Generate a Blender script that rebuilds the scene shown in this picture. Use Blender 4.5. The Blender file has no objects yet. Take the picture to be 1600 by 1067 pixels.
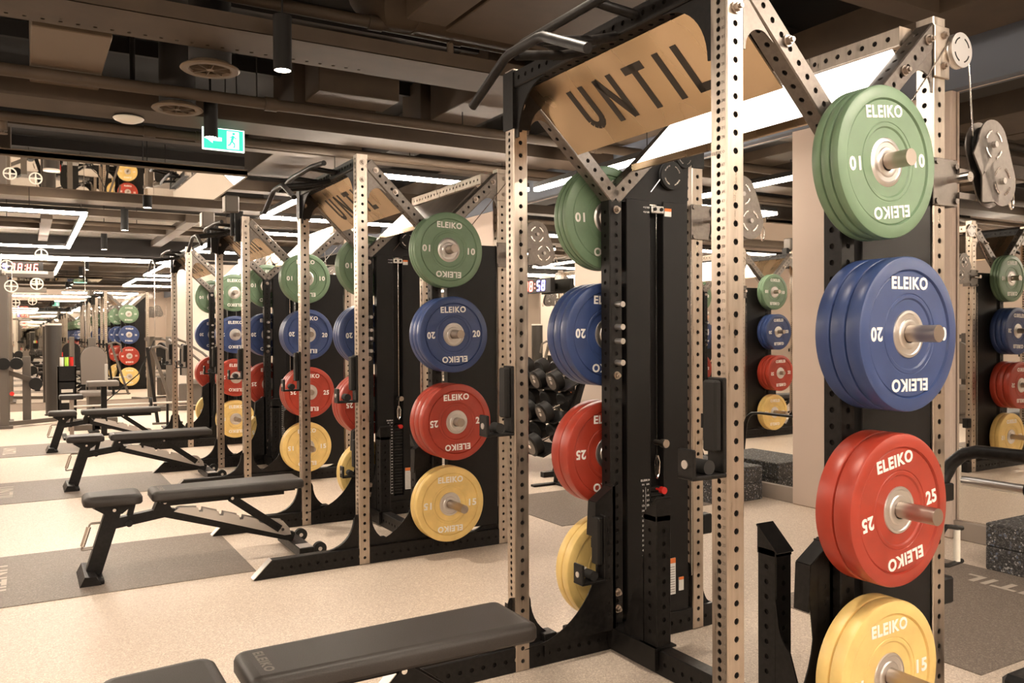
import bpy, math, random
from mathutils import Vector, Matrix
random.seed(7)
PI = math.pi
sc = bpy.context.scene
COL = sc.collection

# ------------------------------------------------------------------ camera
F, YAW, PITCH, ROLL, H = 1303.2, 0.52914, -0.01088, 0.00492, 1.34414
cam_d = bpy.data.cameras.new('camera'); cam = bpy.data.objects.new('camera', cam_d); COL.objects.link(cam)
cam_d.sensor_width = 36.0; cam_d.lens = F / 1600 * 36; cam_d.clip_start = 0.05; cam_d.clip_end = 200
fw = Vector((math.sin(YAW), math.cos(YAW), 0)); rt = Vector((math.cos(YAW), -math.sin(YAW), 0)); up = Vector((0, 0, 1))
f2 = fw * math.cos(PITCH) + up * math.sin(PITCH); u2 = up * math.cos(PITCH) - fw * math.sin(PITCH)
r3 = rt * math.cos(ROLL) - u2 * math.sin(ROLL); u3 = u2 * math.cos(ROLL) + rt * math.sin(ROLL)
M = Matrix((r3, u3, -f2)).transposed().to_4x4(); M.translation = Vector((0, 0, H))
cam.matrix_world = M
sc.camera = cam
# ------------------------------------------------------------------ world, view
w = bpy.data.worlds.new('world'); sc.world = w; w.use_nodes = True
w.node_tree.nodes['Background'].inputs[0].default_value = (1.0, 0.85, 0.7, 1)
w.node_tree.nodes['Background'].inputs[1].default_value = 0.06
sc.view_settings.view_transform = 'Standard'; sc.view_settings.look = 'None'
sc.view_settings.gamma = 1.0; sc.view_settings.use_curve_mapping = False
sc.view_settings.exposure = 0.65
sc.render.engine = 'CYCLES'
sc.cycles.max_bounces = 10; sc.cycles.glossy_bounces = 8; sc.cycles.diffuse_bounces = 4
sc.cycles.sample_clamp_indirect = 6.0; sc.cycles.use_denoising = True
sc.cycles.caustics_reflective = True; sc.cycles.blur_glossy = 0.5
LED_C = (1.0, 0.86, 0.715); LED_S = 62.0

# ------------------------------------------------------------------ materials
MATS = {}
def mat(name, col, rough=0.5, metal=0.0, spec=0.5, emit=None, es=0.0, coat=0.0):
    m = bpy.data.materials.new(name); m.use_nodes = True
    b = m.node_tree.nodes['Principled BSDF']
    b.inputs['Base Color'].default_value = (*col, 1); b.inputs['Roughness'].default_value = rough
    b.inputs['Metallic'].default_value = metal; b.inputs['Specular IOR Level'].default_value = spec
    b.inputs['Coat Weight'].default_value = coat
    if emit:
        b.inputs['Emission Color'].default_value = (*emit, 1); b.inputs['Emission Strength'].default_value = es
    MATS[name] = m
    return m
def noisy(m, scale, c1, c2, lo=0.4, hi=0.6, bump=0.0, rough=None, stretch=None, detail=4):
    nt = m.node_tree; N = nt.nodes; L = nt.links; b = N['Principled BSDF']
    tc = N.new('ShaderNodeTexCoord'); mp = N.new('ShaderNodeMapping'); L.new(tc.outputs['Object'], mp.inputs[0])
    if stretch: mp.inputs['Scale'].default_value = stretch
    n = N.new('ShaderNodeTexNoise'); n.inputs['Scale'].default_value = scale; n.inputs['Detail'].default_value = detail
    L.new(mp.outputs[0], n.inputs['Vector'])
    r = N.new('ShaderNodeValToRGB'); L.new(n.outputs['Fac'], r.inputs[0])
    r.color_ramp.elements[0].position = lo; r.color_ramp.elements[1].position = hi
    r.color_ramp.elements[0].color = (*c1, 1); r.color_ramp.elements[1].color = (*c2, 1)
    L.new(r.outputs[0], b.inputs['Base Color'])
    if rough:
        r2 = N.new('ShaderNodeMapRange'); L.new(n.outputs['Fac'], r2.inputs[0])
        r2.inputs['From Min'].default_value = 0.3; r2.inputs['From Max'].default_value = 0.7
        r2.inputs['To Min'].default_value = rough[0]; r2.inputs['To Max'].default_value = rough[1]
        L.new(r2.outputs[0], b.inputs['Roughness'])
    if bump:
        bp = N.new('ShaderNodeBump'); bp.inputs['Strength'].default_value = bump; bp.inputs['Distance'].default_value = 0.001
        L.new(n.outputs['Fac'], bp.inputs['Height']); L.new(bp.outputs[0], b.inputs['Normal'])
    return m
def speckle(m, base, spots, scale=260):
    """crumb rubber: base colour with scattered coloured crumbs"""
    nt = m.node_tree; N = nt.nodes; L = nt.links; b = N['Principled BSDF']
    tc = N.new('ShaderNodeTexCoord')
    last = None
    mixc = N.new('ShaderNodeRGB'); mixc.outputs[0].default_value = (*base, 1); last = mixc.outputs[0]
    for i, (col, th, s) in enumerate(spots):
        v = N.new('ShaderNodeTexVoronoi'); v.inputs['Scale'].default_value = s; v.inputs['Randomness'].default_value = 1
        mp = N.new('ShaderNodeMapping'); mp.inputs['Location'].default_value = (3.1 * i, 1.7 * i, 0.9 * i)
        L.new(tc.outputs['Object'], mp.inputs[0]); L.new(mp.outputs[0], v.inputs['Vector'])
        sep = N.new('ShaderNodeSeparateColor'); L.new(v.outputs['Color'], sep.inputs[0])
        cmp_ = N.new('ShaderNodeMath'); cmp_.operation = 'LESS_THAN'; cmp_.inputs[1].default_value = th
        L.new(sep.outputs[0], cmp_.inputs[0])
        mx = N.new('ShaderNodeMix'); mx.data_type = 'RGBA'; L.new(cmp_.outputs[0], mx.inputs[0])
        L.new(last, mx.inputs[6]); mx.inputs[7].default_value = (*col, 1); last = mx.outputs[2]
    L.new(last, b.inputs['Base Color'])
    return m

steel = noisy(mat('brushed_steel', (.6, .54, .48), .34, 1), 9, (.43, .365, .3), (.56, .485, .41), .3, .7, rough=(.26, .42), stretch=(6, 6, .6))
tube_shade_m = mat('tube_shade', (.012, .01, .009), .8, 0, .1)  # near-black colour painted in as the shade inside the tubes
chrome = mat('chrome', (.78, .74, .7), .16, 1)
sleeve = mat('peg_steel', (.42, .36, .31), .34, 1)
hubm = mat('hub_steel', (.72, .69, .66), .38, 1)
black = noisy(mat('black_powder_coat', (.009, .008, .007), .42, 0, .22), 60, (.007, .006, .0055), (.012, .0105, .0095), rough=(.36, .5), bump=.08)
brace = noisy(mat('brace_powder_coat', (.15, .13, .115), .4, .75, .6), 60, (.14, .12, .105), (.17, .148, .13), rough=(.32, .44), bump=.05)
panelm = mat('shroud_black', (.0095, .0085, .008), .42, 0, .2)
plast = mat('black_plastic', (.011, .01, .009), .5, 0, .22)
rubber = mat('black_rubber', (.016, .015, .014), .7, 0, .3)
leather = noisy(mat('pad_vinyl', (.035, .029, .025), .5, 0, .4), 300, (.021, .0165, .0135), (.03, .0245, .0205), rough=(.42, .55), bump=.15)
white_ink = mat('white_lettering', (.85, .83, .79), .5)
dark_ink = mat('dark_lettering', (.03, .024, .018), .5)
grey_ink = mat('engraved_number', (.2, .17, .14), .6)
pad_ink = mat('pad_lettering', (.12, .1, .085), .5)
P_COL = {'green': (.14, .225, .135), 'blue': (.03, .055, .16), 'red': (.34, .036, .018), 'yellow': (.74, .53, .19)}
plate_m = {k: noisy(mat('plate_' + k, c, .45), 14, tuple(x * .9 for x in c), tuple(min(1, x * 1.08) for x in c), .3, .7, rough=(.33, .45)) for k, c in P_COL.items()}
brass = noisy(mat('sign_brass', (.62, .43, .25), .3, 1), 1.6, (.62, .46, .29), (.74, .57, .38), .3, .7, rough=(.24, .32), stretch=(1, 3, 1), detail=1)
floor_m = speckle(mat('floor_rubber', (.6, .5, .4), .42, 0, .35), (.64, .535, .44), [((.48, .38, .3), .14, 240), ((.78, .67, .55), .22, 200), ((.56, .45, .36), .2, 170)])
mat_m = speckle(mat('lifting_mat', (.2, .16, .13), .5, 0, .3), (.2, .16, .13), [((.15, .12, .1), .3, 230), ((.27, .225, .185), .2, 190)])
mat_ink = mat('mat_lettering', (.5, .43, .36), .6)
crumb = speckle(mat('speckled_rubber', (.03, .028, .027), .75), (.03, .028, .027), [((.35, .34, .33), .07, 120), ((.1, .12, .16), .06, 90), ((.09, .085, .08), .3, 170)])
ceil_m = mat('ceiling_dark', (.009, .007, .005), .9)
paint = noisy(mat('service_paint', (.2, .145, .098), .7), 5, (.041, .0255, .0135), (.055, .035, .019), .3, .7)
paint2 = mat('service_paint_light', (.115, .08, .05), .6)
dkpaint = mat('service_paint_dark', (.014, .011, .009), .8)
mirror = mat('mirror_glass', (.84, .83, .8), .012, 1)
wall_m = mat('wall_taupe', (.5, .4, .33), .7)
wall_l = mat('wall_light', (.62, .55, .47), .7)
bulk_m = mat('bulkhead_grey', (.12, .135, .165), .7)
skirt_m = mat('skirting_grey', (.3, .25, .21), .5)
frame_m = mat('machine_grey', (.1, .082, .067), .45)
pad_g = mat('machine_pad_grey', (.15, .125, .105), .55)
led_m = mat('led_diffuser', (1, 1, 1), .5, emit=LED_C, es=LED_S)
spot_m = mat('spot_lens', (1, 1, 1), .5, emit=(1, .86, .7), es=30)
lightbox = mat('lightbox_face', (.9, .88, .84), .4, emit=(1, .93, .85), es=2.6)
acryl = noisy(mat('unlit_panel', (.2, .165, .135), .28, .7), 1.6, (.12, .1, .085), (.3, .25, .2), .3, .7, stretch=(1, 3, 1))
red_m = mat('red_knob', (.6, .02, .015), .35)
orange = mat('warning_orange', (.8, .2, .04), .5)
label_w = mat('label_white', (.8, .78, .74), .5)
exit_g = mat('exit_green', (.02, .35, .24), .4, emit=(.04, .62, .42), es=.9)
exit_w = mat('exit_white', (.9, .95, .9), .4, emit=(.8, 1, .9), es=1.1)
clk_r = mat('clock_red', (1, .1, .08), .4, emit=(1, .12, .08), es=7)
clk_b = mat('clock_blue', (.2, .2, 1), .4, emit=(.3, .25, 1), es=7)
lime = mat('lime_green', (.45, .75, .08), .5)
cream = mat('cream_plastic', (.72, .68, .6), .5)
pale = mat('white_powder_coat', (.6, .56, .5), .4)

# ------------------------------------------------------------------ mesh builder
class MB:
    def __init__(s): s.v = []; s.f = []; s.sm = []; s.core = []
    def add(s, vs, fs, mtx=None, smooth=False):
        o = len(s.v)
        s.v += [tuple(mtx @ Vector(v)) for v in vs] if mtx else [tuple(v) for v in vs]
        s.f += [tuple(o + i for i in f) for f in fs]; s.sm += [smooth] * len(fs)
        return s
    def box(s, x0, x1, y0, y1, z0, z1, c=0.0):
        if c <= 0:
            vs = [(x0, y0, z0), (x1, y0, z0), (x1, y1, z0), (x0, y1, z0), (x0, y0, z1), (x1, y0, z1), (x1, y1, z1), (x0, y1, z1)]
            return s.add(vs, [(0, 3, 2, 1), (4, 5, 6, 7), (0, 1, 5, 4), (1, 2, 6, 5), (2, 3, 7, 6), (3, 0, 4, 7)])
        vs = []
        for z, d in ((z0, c), (z0 + c, 0), (z1 - c, 0), (z1, c)):
            for (x, y) in ((x0 + d + c * (d == 0), y0 + d), (x1 - d - c * (d == 0), y0 + d), (x1 - d, y0 + d + c * (d == 0)), (x1 - d, y1 - d - c * (d == 0)),
                           (x1 - d - c * (d == 0), y1 - d), (x0 + d + c * (d == 0), y1 - d), (x0 + d, y1 - d - c * (d == 0)), (x0 + d, y0 + d + c * (d == 0))):
                vs.append((x, y, z))
        fs = [tuple(range(7, -1, -1)), tuple(range(24, 32))]
        for k in range(3):
            for i in range(8):
                j = (i + 1) % 8; fs.append((k * 8 + i, k * 8 + j, k * 8 + 8 + j, k * 8 + 8 + i))
        return s.add(vs, fs)
    def beam(s, a, b, w_, h_, upv=(0, 1, 0)):
        """box bar from a to b; w_ along upv, h_ along the third axis"""
        a = Vector(a); b = Vector(b); d = (b - a).normalized(); u = Vector(upv).normalized(); u = (u - d * u.dot(d)).normalized(); v = d.cross(u)
        vs = [p + u * (sx * w_ / 2) + v * (sy * h_ / 2) for p in (a, b) for sx, sy in ((-1, -1), (1, -1), (1, 1), (-1, 1))]
        return s.add(vs, [(0, 3, 2, 1), (4, 5, 6, 7), (0, 1, 5, 4), (1, 2, 6, 5), (2, 3, 7, 6), (3, 0, 4, 7)])
    def cyl(s, a, b, r, n=20, r2=None, caps=True, smooth=True):
        a = Vector(a); b = Vector(b); d = (b - a).normalized(); r2 = r if r2 is None else r2
        u = d.orthogonal().normalized(); v = d.cross(u)
        vs = [a + (u * math.cos(t) + v * math.sin(t)) * r for t in [2 * PI * i / n for i in range(n)]]
        vs += [b + (u * math.cos(t) + v * math.sin(t)) * r2 for t in [2 * PI * i / n for i in range(n)]]
        s.add(vs, [(i, (i + 1) % n, n + (i + 1) % n, n + i) for i in range(n)], smooth=smooth)
        if caps: s.add(vs, [tuple(range(n - 1, -1, -1)), tuple(range(n, 2 * n))])
        return s
    def tube(s, pts, r, n=12):
        pts = [Vector(p) for p in pts]; vs = []; fs = []
        t0 = (pts[1] - pts[0]).normalized(); u = t0.orthogonal().normalized()
        for i, p in enumerate(pts):
            t = (pts[min(i + 1, len(pts) - 1)] - pts[max(i - 1, 0)]).normalized()
            u = (u - t * u.dot(t)).normalized(); v = t.cross(u)
            vs += [p + (u * math.cos(2 * PI * k / n) + v * math.sin(2 * PI * k / n)) * r for k in range(n)]
        for i in range(len(pts) - 1):
            for k in range(n):
                fs.append((i * n + k, i * n + (k + 1) % n, (i + 1) * n + (k + 1) % n, (i + 1) * n + k))
        s.add(vs, fs, smooth=True)
        s.add(vs[:n], [tuple(range(n - 1, -1, -1))]); s.add(vs[-n:], [tuple(range(n))])
        return s
    def lathe(s, prof, mtx, n=48, closed=False, smooth=True):
        """prof (r, t): revolve round local Z, t along Z"""
        vs = []; fs = []; m = len(prof)
        for i in range(n):
            a = 2 * PI * i / n
            vs += [(r * math.cos(a), r * math.sin(a), t) for r, t in prof]
        for i in range(n):
            j = (i + 1) % n
            for k in range(m if closed else m - 1):
                l = (k + 1) % m
                fs.append((i * m + k, j * m + k, j * m + l, i * m + l))
        return s.add(vs, fs, mtx, smooth)
    def prism(s, poly, a, b, axis='Y'):
        """2D polygon extruded a..b; axis Y: poly=(x,z); X: poly=(y,z); Z: poly=(x,y)"""
        n = len(poly)
        f = {'Y': lambda p, t: (p[0], t, p[1]), 'X': lambda p, t: (t, p[0], p[1]), 'Z': lambda p, t: (p[0], p[1], t)}[axis]
        vs = [f(p, a) for p in poly] + [f(p, b) for p in poly]
        fs = [(i, (i + 1) % n, n + (i + 1) % n, n + i) for i in range(n)] + [tuple(range(n - 1, -1, -1)), tuple(range(n, 2 * n))]
        return s.add(vs, fs)
    def holed(s, O, Ld, Ad, Nd, L, a, pitch, r, depth=.004, m0=None, two=None, rng=None, n8=8):
        """flat strip at O, along Ld (length L), across Ad (width a, O in the middle), outward Nd, with a row of holes"""
        O = Vector(O); cells = int((L - .02) / pitch); m_ = (L - cells * pitch) / 2 if m0 is None else m0
        cells = int((L - m_) / pitch) if m0 is not None else cells
        def q(u0, u1):
            vs = [O + Ld * u0 - Ad * a / 2, O + Ld * u1 - Ad * a / 2, O + Ld * u1 + Ad * a / 2, O + Ld * u0 + Ad * a / 2]
            s.add(vs, [(0, 1, 2, 3)])
        q(0, m_); q(m_ + cells * pitch, L)
        vs = []; fs = []
        hp = pitch / 2; hw = a / 2
        outer = [(hp, 0), (hp, hw), (0, hw), (-hp, hw), (-hp, 0), (-hp, -hw), (0, -hw), (hp, -hw)]
        for c in range(cells):
            cen = O + Ld * (m_ + (c + .5) * pitch)
            if rng and not (rng[0] <= m_ + (c + .5) * pitch <= rng[1]):
                vs0 = [cen + Ld * x + Ad * y for x, y in (outer[1], outer[3], outer[5], outer[7])]
                s.add(vs0, [(0, 1, 2, 3)]); continue
            o = len(vs)
            vs += [cen + Ld * x + Ad * y for x, y in outer]
            ring = [(math.cos(k * PI / 4) * r, math.sin(k * PI / 4) * r) for k in range(8)]
            vs += [cen + Ld * x + Ad * y for x, y in ring]
            vs += [cen + Ld * x + Ad * y - Nd * depth for x, y in ring]
            for k in range(8):
                l = (k + 1) % 8
                fs.append((o + k, o + l, o + 8 + l, o + 8 + k)); fs.append((o + 8 + k, o + 8 + l, o + 16 + l, o + 16 + k))
        return s.add(vs, fs)
    def ptube(s, a, b, u, wu, wv, pu=.05, pv=.05, r=.0092, ch=.004, caps=True, ru=None):
        """perforated square tube a->b. faces across u (normal +-v) have pitch pu, faces across v (normal +-u) pitch pv"""
        a = Vector(a); b = Vector(b); L = (b - a).length; d = (b - a) / L
        u = Vector(u); u = (u - d * u.dot(d)).normalized(); v = d.cross(u)
        for sg in (-1, 1):
            if pu: s.holed(a + v * sg * wv / 2, d, u, v * sg, L, wu - 2 * ch, pu, r)
            else: s._strip(a + v * sg * wv / 2, d, u, L, wu - 2 * ch)
            if pv: s.holed(a + u * sg * wu / 2, d, v, u * sg, L, wv - 2 * ch, pv, ru or r)
            else: s._strip(a + u * sg * wu / 2, d, v, L, wv - 2 * ch)
        for su in (-1, 1):
            for sv in (-1, 1):
                p = a + u * su * (wu / 2 - ch) + v * sv * wv / 2; q = a + u * su * wu / 2 + v * sv * (wv / 2 - ch)
                s.add([p, p + d * L, q + d * L, q], [(0, 1, 2, 3)])
        o = len(s.v); c_ = .0065; s.core.append(len(s.f))  # dark core added inside; its colour stands for shade in the holes
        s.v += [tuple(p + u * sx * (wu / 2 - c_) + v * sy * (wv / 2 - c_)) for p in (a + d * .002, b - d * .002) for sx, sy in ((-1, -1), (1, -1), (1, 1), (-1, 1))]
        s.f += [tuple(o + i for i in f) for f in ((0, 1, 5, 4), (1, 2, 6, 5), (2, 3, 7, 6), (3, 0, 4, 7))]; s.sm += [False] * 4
        if caps:
            for e in (a, b):
                s.add([e + u * x * wu / 2 + v * y * wv / 2 for x, y in ((-1, -1), (1, -1), (1, 1), (-1, 1))], [(0, 1, 2, 3)])
        return s
    def _strip(s, O, Ld, Ad, L, a):
        s.add([O - Ad * a / 2, O + Ld * L - Ad * a / 2, O + Ld * L + Ad * a / 2, O + Ad * a / 2], [(0, 1, 2, 3)])
    def rpad(s, x0, x1, y0, y1, z0, z1, rc=.05, e=.018, taper=0.0, n=5):
        """upholstered pad: rounded corners in plan, rounded upper edge"""
        def ring(z, ins, shrink=0):
            out = []
            r = max(.004, rc - ins)
            for (cx, cy, a0) in ((x1 - rc, y1 - rc, 0), (x0 + rc, y1 - rc - 0, PI / 2), (x0 + rc, y0 + rc, PI), (x1 - rc, y0 + rc, 1.5 * PI)):
                for k in range(n + 1):
                    t = a0 + k * PI / 2 / n
                    out.append((cx + r * math.cos(t), cy + r * math.sin(t), z))
            if taper:
                ym = (y0 + y1) / 2
                out = [(x, ym + (y - ym) * (1 - taper * (1 - (x - x0) / (x1 - x0))), z) for x, y, z in out]
            return out
        lv = [(z0, .006), (z0 + .008, 0), (z1 - e, 0), (z1 - e * .45, e * .25), (z1 - e * .1, e * .75), (z1, e * 1.6)]
        vs = []; fs = []
        for z, ins in lv: vs += ring(z, ins)
        m = 4 * (n + 1)
        for i in range(len(lv) - 1):
            for k in range(m):
                fs.append((i * m + k, i * m + (k + 1) % m, (i + 1) * m + (k + 1) % m, (i + 1) * m + k))
        s.add(vs, fs, smooth=True)
        s.add(vs[:m], [tuple(range(m - 1, -1, -1))]); s.add(vs[-m:], [tuple(range(m))], smooth=True)
        return s
    def mesh(s, name):
        me = bpy.data.meshes.new(name); me.from_pydata(s.v, [], s.f)
        me.polygons.foreach_set('use_smooth', s.sm); me.update()
        if s.core:
            mi = [0] * len(s.f)
            for c in s.core:
                for q in range(c, c + 4): mi[q] = 1
            me.polygons.foreach_set('material_index', mi); me['cored'] = 1
        if any(s.sm): me.set_sharp_from_angle(angle=math.radians(32))
        return me

def obj(name, data, material=None, parent=None, label=None):
    if isinstance(data, MB): data = data.mesh(name)
    if material and not data.materials: data.materials.append(material)
    if data.get('cored') and len(data.materials) == 1: data.materials.append(tube_shade_m)
    o = bpy.data.objects.new(name, data); COL.objects.link(o)
    if parent: o.parent = parent
    if label: o['label'] = label
    return o
def thing(name, label, cat, loc=(0, 0, 0), rz=0, group=None):
    o = bpy.data.objects.new(name, None); COL.objects.link(o); o.location = loc; o.rotation_euler = (0, 0, rz)
    o.empty_display_size = .1
    return tag(o, label, cat, group)
def tag(o, label, cat, group=None):
    o['label'] = label; o['category'] = cat
    if group: o['group'] = group
    return o
def struct(name, data, m):
    o = obj(name, data, m); o['kind'] = 'structure'; return o
KIDS = {}
def kids(o):
    return [c for c in bpy.data.objects if c.parent == o]
def copy_tree(o, parent=None):
    c = o.copy(); COL.objects.link(c)
    if parent: c.parent = parent
    for ch in list(o.children): copy_tree(ch, c)
    return c

def roty(a): return Matrix.Rotation(a, 4, 'Y')
def frame_m4(o, x, y, z):
    m = Matrix((Vector(x), Vector(y), Vector(z))).transposed().to_4x4(); m.translation = Vector(o); return m
_tc = {}
def text_geo(body, size=1.0, ext=.0, offset=0.0, sx=1.0, res=3):
    key = (body, size, ext, offset, sx, res)
    if key in _tc: return _tc[key]
    cu = bpy.data.curves.new('t', 'FONT'); cu.body = body; cu.size = size; cu.extrude = ext; cu.offset = offset
    cu.resolution_u = res; cu.space_character = 1.12; cu.align_x = 'CENTER'; cu.align_y = 'CENTER'
    o = bpy.data.objects.new('t', cu); COL.objects.link(o)
    dg = bpy.context.evaluated_depsgraph_get(); dg.update()
    me = o.evaluated_get(dg).to_mesh()
    vs = [tuple(v.co) for v in me.vertices]; fs = [tuple(p.vertices) for p in me.polygons]
    o.evaluated_get(dg).to_mesh_clear(); bpy.data.objects.remove(o); bpy.data.curves.remove(cu)
    xs = [v[0] for v in vs]; ys = [v[1] for v in vs]; cx = (min(xs) + max(xs)) / 2; cy = (min(ys) + max(ys)) / 2
    vs = [((x - cx) * sx, y - cy, z) for x, y, z in vs]
    _tc[key] = (vs, fs, max(xs) - min(xs), max(ys) - min(ys)); return _tc[key]
def text_fit(mb, body, mtx, width, height, ext=.0006, offset=.03, res=3):
    vs, fs, w_, h_ = text_geo(body, 1.0, 0.5, offset, 1.0, res)
    mb.add([(x * width / w_, y * height / h_, z * 2 * ext) for x, y, z in vs], fs, mtx)

# ------------------------------------------------------------------ room shell
XW = 5.2; YE = 17.0; YB = -4.0; XL = -6.0; ZC = 3.65
b = MB(); b.box(XL, XW + .3, YB - .1, YE + .1, -.1, 0); struct('floor', b, floor_m)
b = MB(); b.box(XL, XW + .3, YB - .1, YE + .1, ZC, ZC + .1); struct('ceiling', b, ceil_m)
b = MB(); b.box(XL - .1, XL, YB, YE, 0, ZC); struct('wall_left', b, wall_m)
b = MB(); b.box(XW, XW + .2, YB, YE, 0, ZC); struct('wall_right', b, wall_m)
b = MB(); b.box(XL, XW, YE, YE + .1, 0, ZC); struct('wall_back', b, wall_l)
b = MB(); b.box(XL, XW, YB - .1, YB, 0, ZC); struct('wall_front', b, wall_m)
b = MB(); b.box(XW - .08, XW, YB, YE, 2.88, 3.25); struct('trim_1', b, bulk_m)
b = MB(); b.box(XW - .035, XW, YB, YE, 0, .12, .004); struct('baseboard_right', b, skirt_m)
b = MB(); b.box(XL, XW, YE - .035, YE, 0, .14, .004); struct('baseboard_back', b, skirt_m)
b = MB(); b.box(XL, XW, YE - .14, YE, 2.7, 2.74); b.box(XL, XW, YE - .14, YE, 2.78, 3.1); struct('trim_2', b, dkpaint)
for i, (y0, y1) in enumerate(((3.2, 4.49), (6.1, 7.45), (9.05, 10.4), (12.0, 13.3))):
    b = MB(); b.box(XW - .06, XW - .001, y0, y1, 0, 2.9, .01); o = struct('trim_%d' % (i + 3), b, wall_m)
mirror_runs = [(-3.9, -.7), (-.68, 1.1), (1.12, 3.19), (4.5, 6.09), (7.46, 9.04), (10.41, 11.99), (13.31, 15.0), (15.02, 16.9)]
for i, (y0, y1) in enumerate(mirror_runs):
    t = thing('wall_mirror', 'mirror panel on the right-hand wall, ' + ['behind the viewpoint', 'beside the viewpoint', 'at right edge showing the floor', 'left of the taupe pillar showing reflected plates', 'beyond the second pillar', 'beyond the third pillar', 'near the far corner', 'at the far corner'][i], 'mirror', (XW, y0, 0), 0, 'mirror panels along the right wall')
    b = MB(); b.box(-.012, 0, 0, y1 - y0, .125, 2.87); obj('glass', b, mirror, t)
    b = MB(); b.box(-.016, 0, -.008, 0.0, .12, 2.87); b.box(-.016, 0, 0, y1 - y0, .118, .127); obj('edge_trim', b, chrome, t)
for i, (x0, x1) in enumerate(((-.33, .955), (.965, 2.12), (2.13, 2.47))):
    t = thing('end_wall_mirror', 'tall mirror panel on the far end wall, ' + ['leftmost of the three', 'middle of the three', 'narrow one nearest the racks'][i], 'mirror', (x0, YE, 0), 0, 'mirror panels on the far end wall')
    b = MB(); b.box(0, x1 - x0, -.045, -.036, .145, 2.69); obj('glass', b, mirror, t)
    b = MB(); b.box(-.008, 0.0, -.05, -.036, .14, 2.69); obj('edge_trim', b, chrome, t)
t = thing('front_wall_mirror', 'wide mirror on the wall behind the viewpoint', 'mirror', (-2, YB, 0))
b = MB(); b.box(0, 6.5, .02, .03, .14, 2.7); obj('glass', b, mirror, t)

# rubber lifting mats let into the floor
def mat_text(y, x, flip=1):
    b = MB(); text_fit(b, 'UNTIL', frame_m4((x, y, .0052), (0, -flip, 0), (flip, 0, 0), (0, 0, 1)), .62, .13, .0003)
    return b
P = 2.9279
for k in range(-1, 4):
    y0 = 1.87 + P * k; y1 = 2.96 + P * k
    where = ['behind the viewpoint', 'in front of the nearest rack', 'in front of the second rack', 'in front of the third rack', 'in front of the farthest rack'][k + 1]
    t = thing('floor_mat', 'dark speckled rubber floor strip ' + where, 'mat', (0, y0, 0), 0, 'dark floor strips')
    b = MB(); b.box(-4.2, 1.12, 0, y1 - y0, -.02, .004); obj('mat_surface', b, mat_m, t)
    b = mat_text(.55, -.16); obj('lettering', b, mat_ink, t, 'pale UNTIL lettering')
    t = thing('floor_mat', 'dark speckled rubber floor strip between the mirror wall and ' + ['a spot behind the viewpoint', 'the nearest rack', 'the second rack', 'the third rack', 'the farthest rack'][k + 1], 'mat', (0, y0, 0), 0, 'dark floor strips')
    b = MB(); b.box(3.2, 4.65, 0, y1 - y0, -.02, .004); obj('mat_surface', b, mat_m, t)
    b = mat_text(.5, 4.42, -1); obj('lettering', b, mat_ink, t, 'pale UNTIL lettering')

# ------------------------------------------------------------------ lights: LED lines and spots
def led_run(name, label, segs, z, group='ceiling light lines', wd=.05):
    t = thing(name, label, 'light', (segs[0][0], segs[0][1], z), 0, group)
    ox, oy = segs[0][0], segs[0][1]
    for (x0, y0, x1, y1) in segs:
        a = MB(); c = MB(); hx = wd / 2
        if abs(x1 - x0) > abs(y1 - y0):
            a.box(min(x0, x1) - ox - hx, max(x0, x1) - ox + hx, y0 - oy - hx, y0 - oy + hx, -.03, .004)
            c.box(min(x0, x1) - ox - hx, max(x0, x1) - ox + hx, y0 - oy - hx - .004, y0 - oy + hx + .004, .004, .05)
        else:
            a.box(x0 - ox - hx, x0 - ox + hx, min(y0, y1) - oy - hx, max(y0, y1) - oy + hx, -.03, .004)
            c.box(x0 - ox - hx - .004, x0 - ox + hx + .004, min(y0, y1) - oy - hx, max(y0, y1) - oy + hx, .004, .05)
        obj('light_diffuser', a, led_m, t); obj('housing', c, dkpaint, t)
    for (x0, y0, x1, y1) in segs[:2]:
        c = MB(); mx, my = x0 * .85 + x1 * .15 - ox, y0 * .85 + y1 * .15 - oy; c.cyl((mx, my, .05), (mx, my, ZC - z), .004, 6); obj('suspension_rod', c, dkpaint, t)
    return t
led_run('light_line', 'glowing rectangular light outline hanging at far left', [(.64, 11.2, -3.2, 11.2), (.64, 11.2, .6, 15.65), (.6, 15.65, -3.2, 15.65)], 2.8)
led_run('light_line', 'glowing rectangular light outline above the third rack', [(4.33, 7.12, 2.53, 7.12), (2.53, 7.12, 2.53, 10.34), (2.53, 10.34, 4.33, 10.34)], 2.78)
led_run('light_line', 'glowing rectangular light outline above the farthest rack', [(4.33, 12.0, 2.53, 12.0), (2.53, 12.0, 2.53, 15.2), (2.53, 15.2, 4.33, 15.2)], 2.78)
led_run('light_line', 'straight glowing light line behind the two nearest racks', [(4.33, 4.95, 4.33, 6.9)], 2.75)
led_run('light_line', 'straight glowing light line along the top of the end wall mirrors', [(-4.5, 16.8, 2.6, 16.8)], 2.72, wd=.04)
led_run('light_line', 'glowing rectangular light outline on the ceiling behind the viewpoint', [(3.6, .35, 1.2, .35), (-1.2, .35, -4.4, .35), (-1.2, -3.2, -1.2, .35), (3.6, -3.2, -1.2, -3.2), (3.6, -3.2, 3.6, .35)], 2.85)
led_run('light_line', 'glowing rectangular light outline over the free floor at left', [(-2.2, 2.0, -2.2, 7.6), (-4.2, 2.0, -2.2, 2.0), (-4.2, 7.6, -2.2, 7.6)], 2.8)

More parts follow.
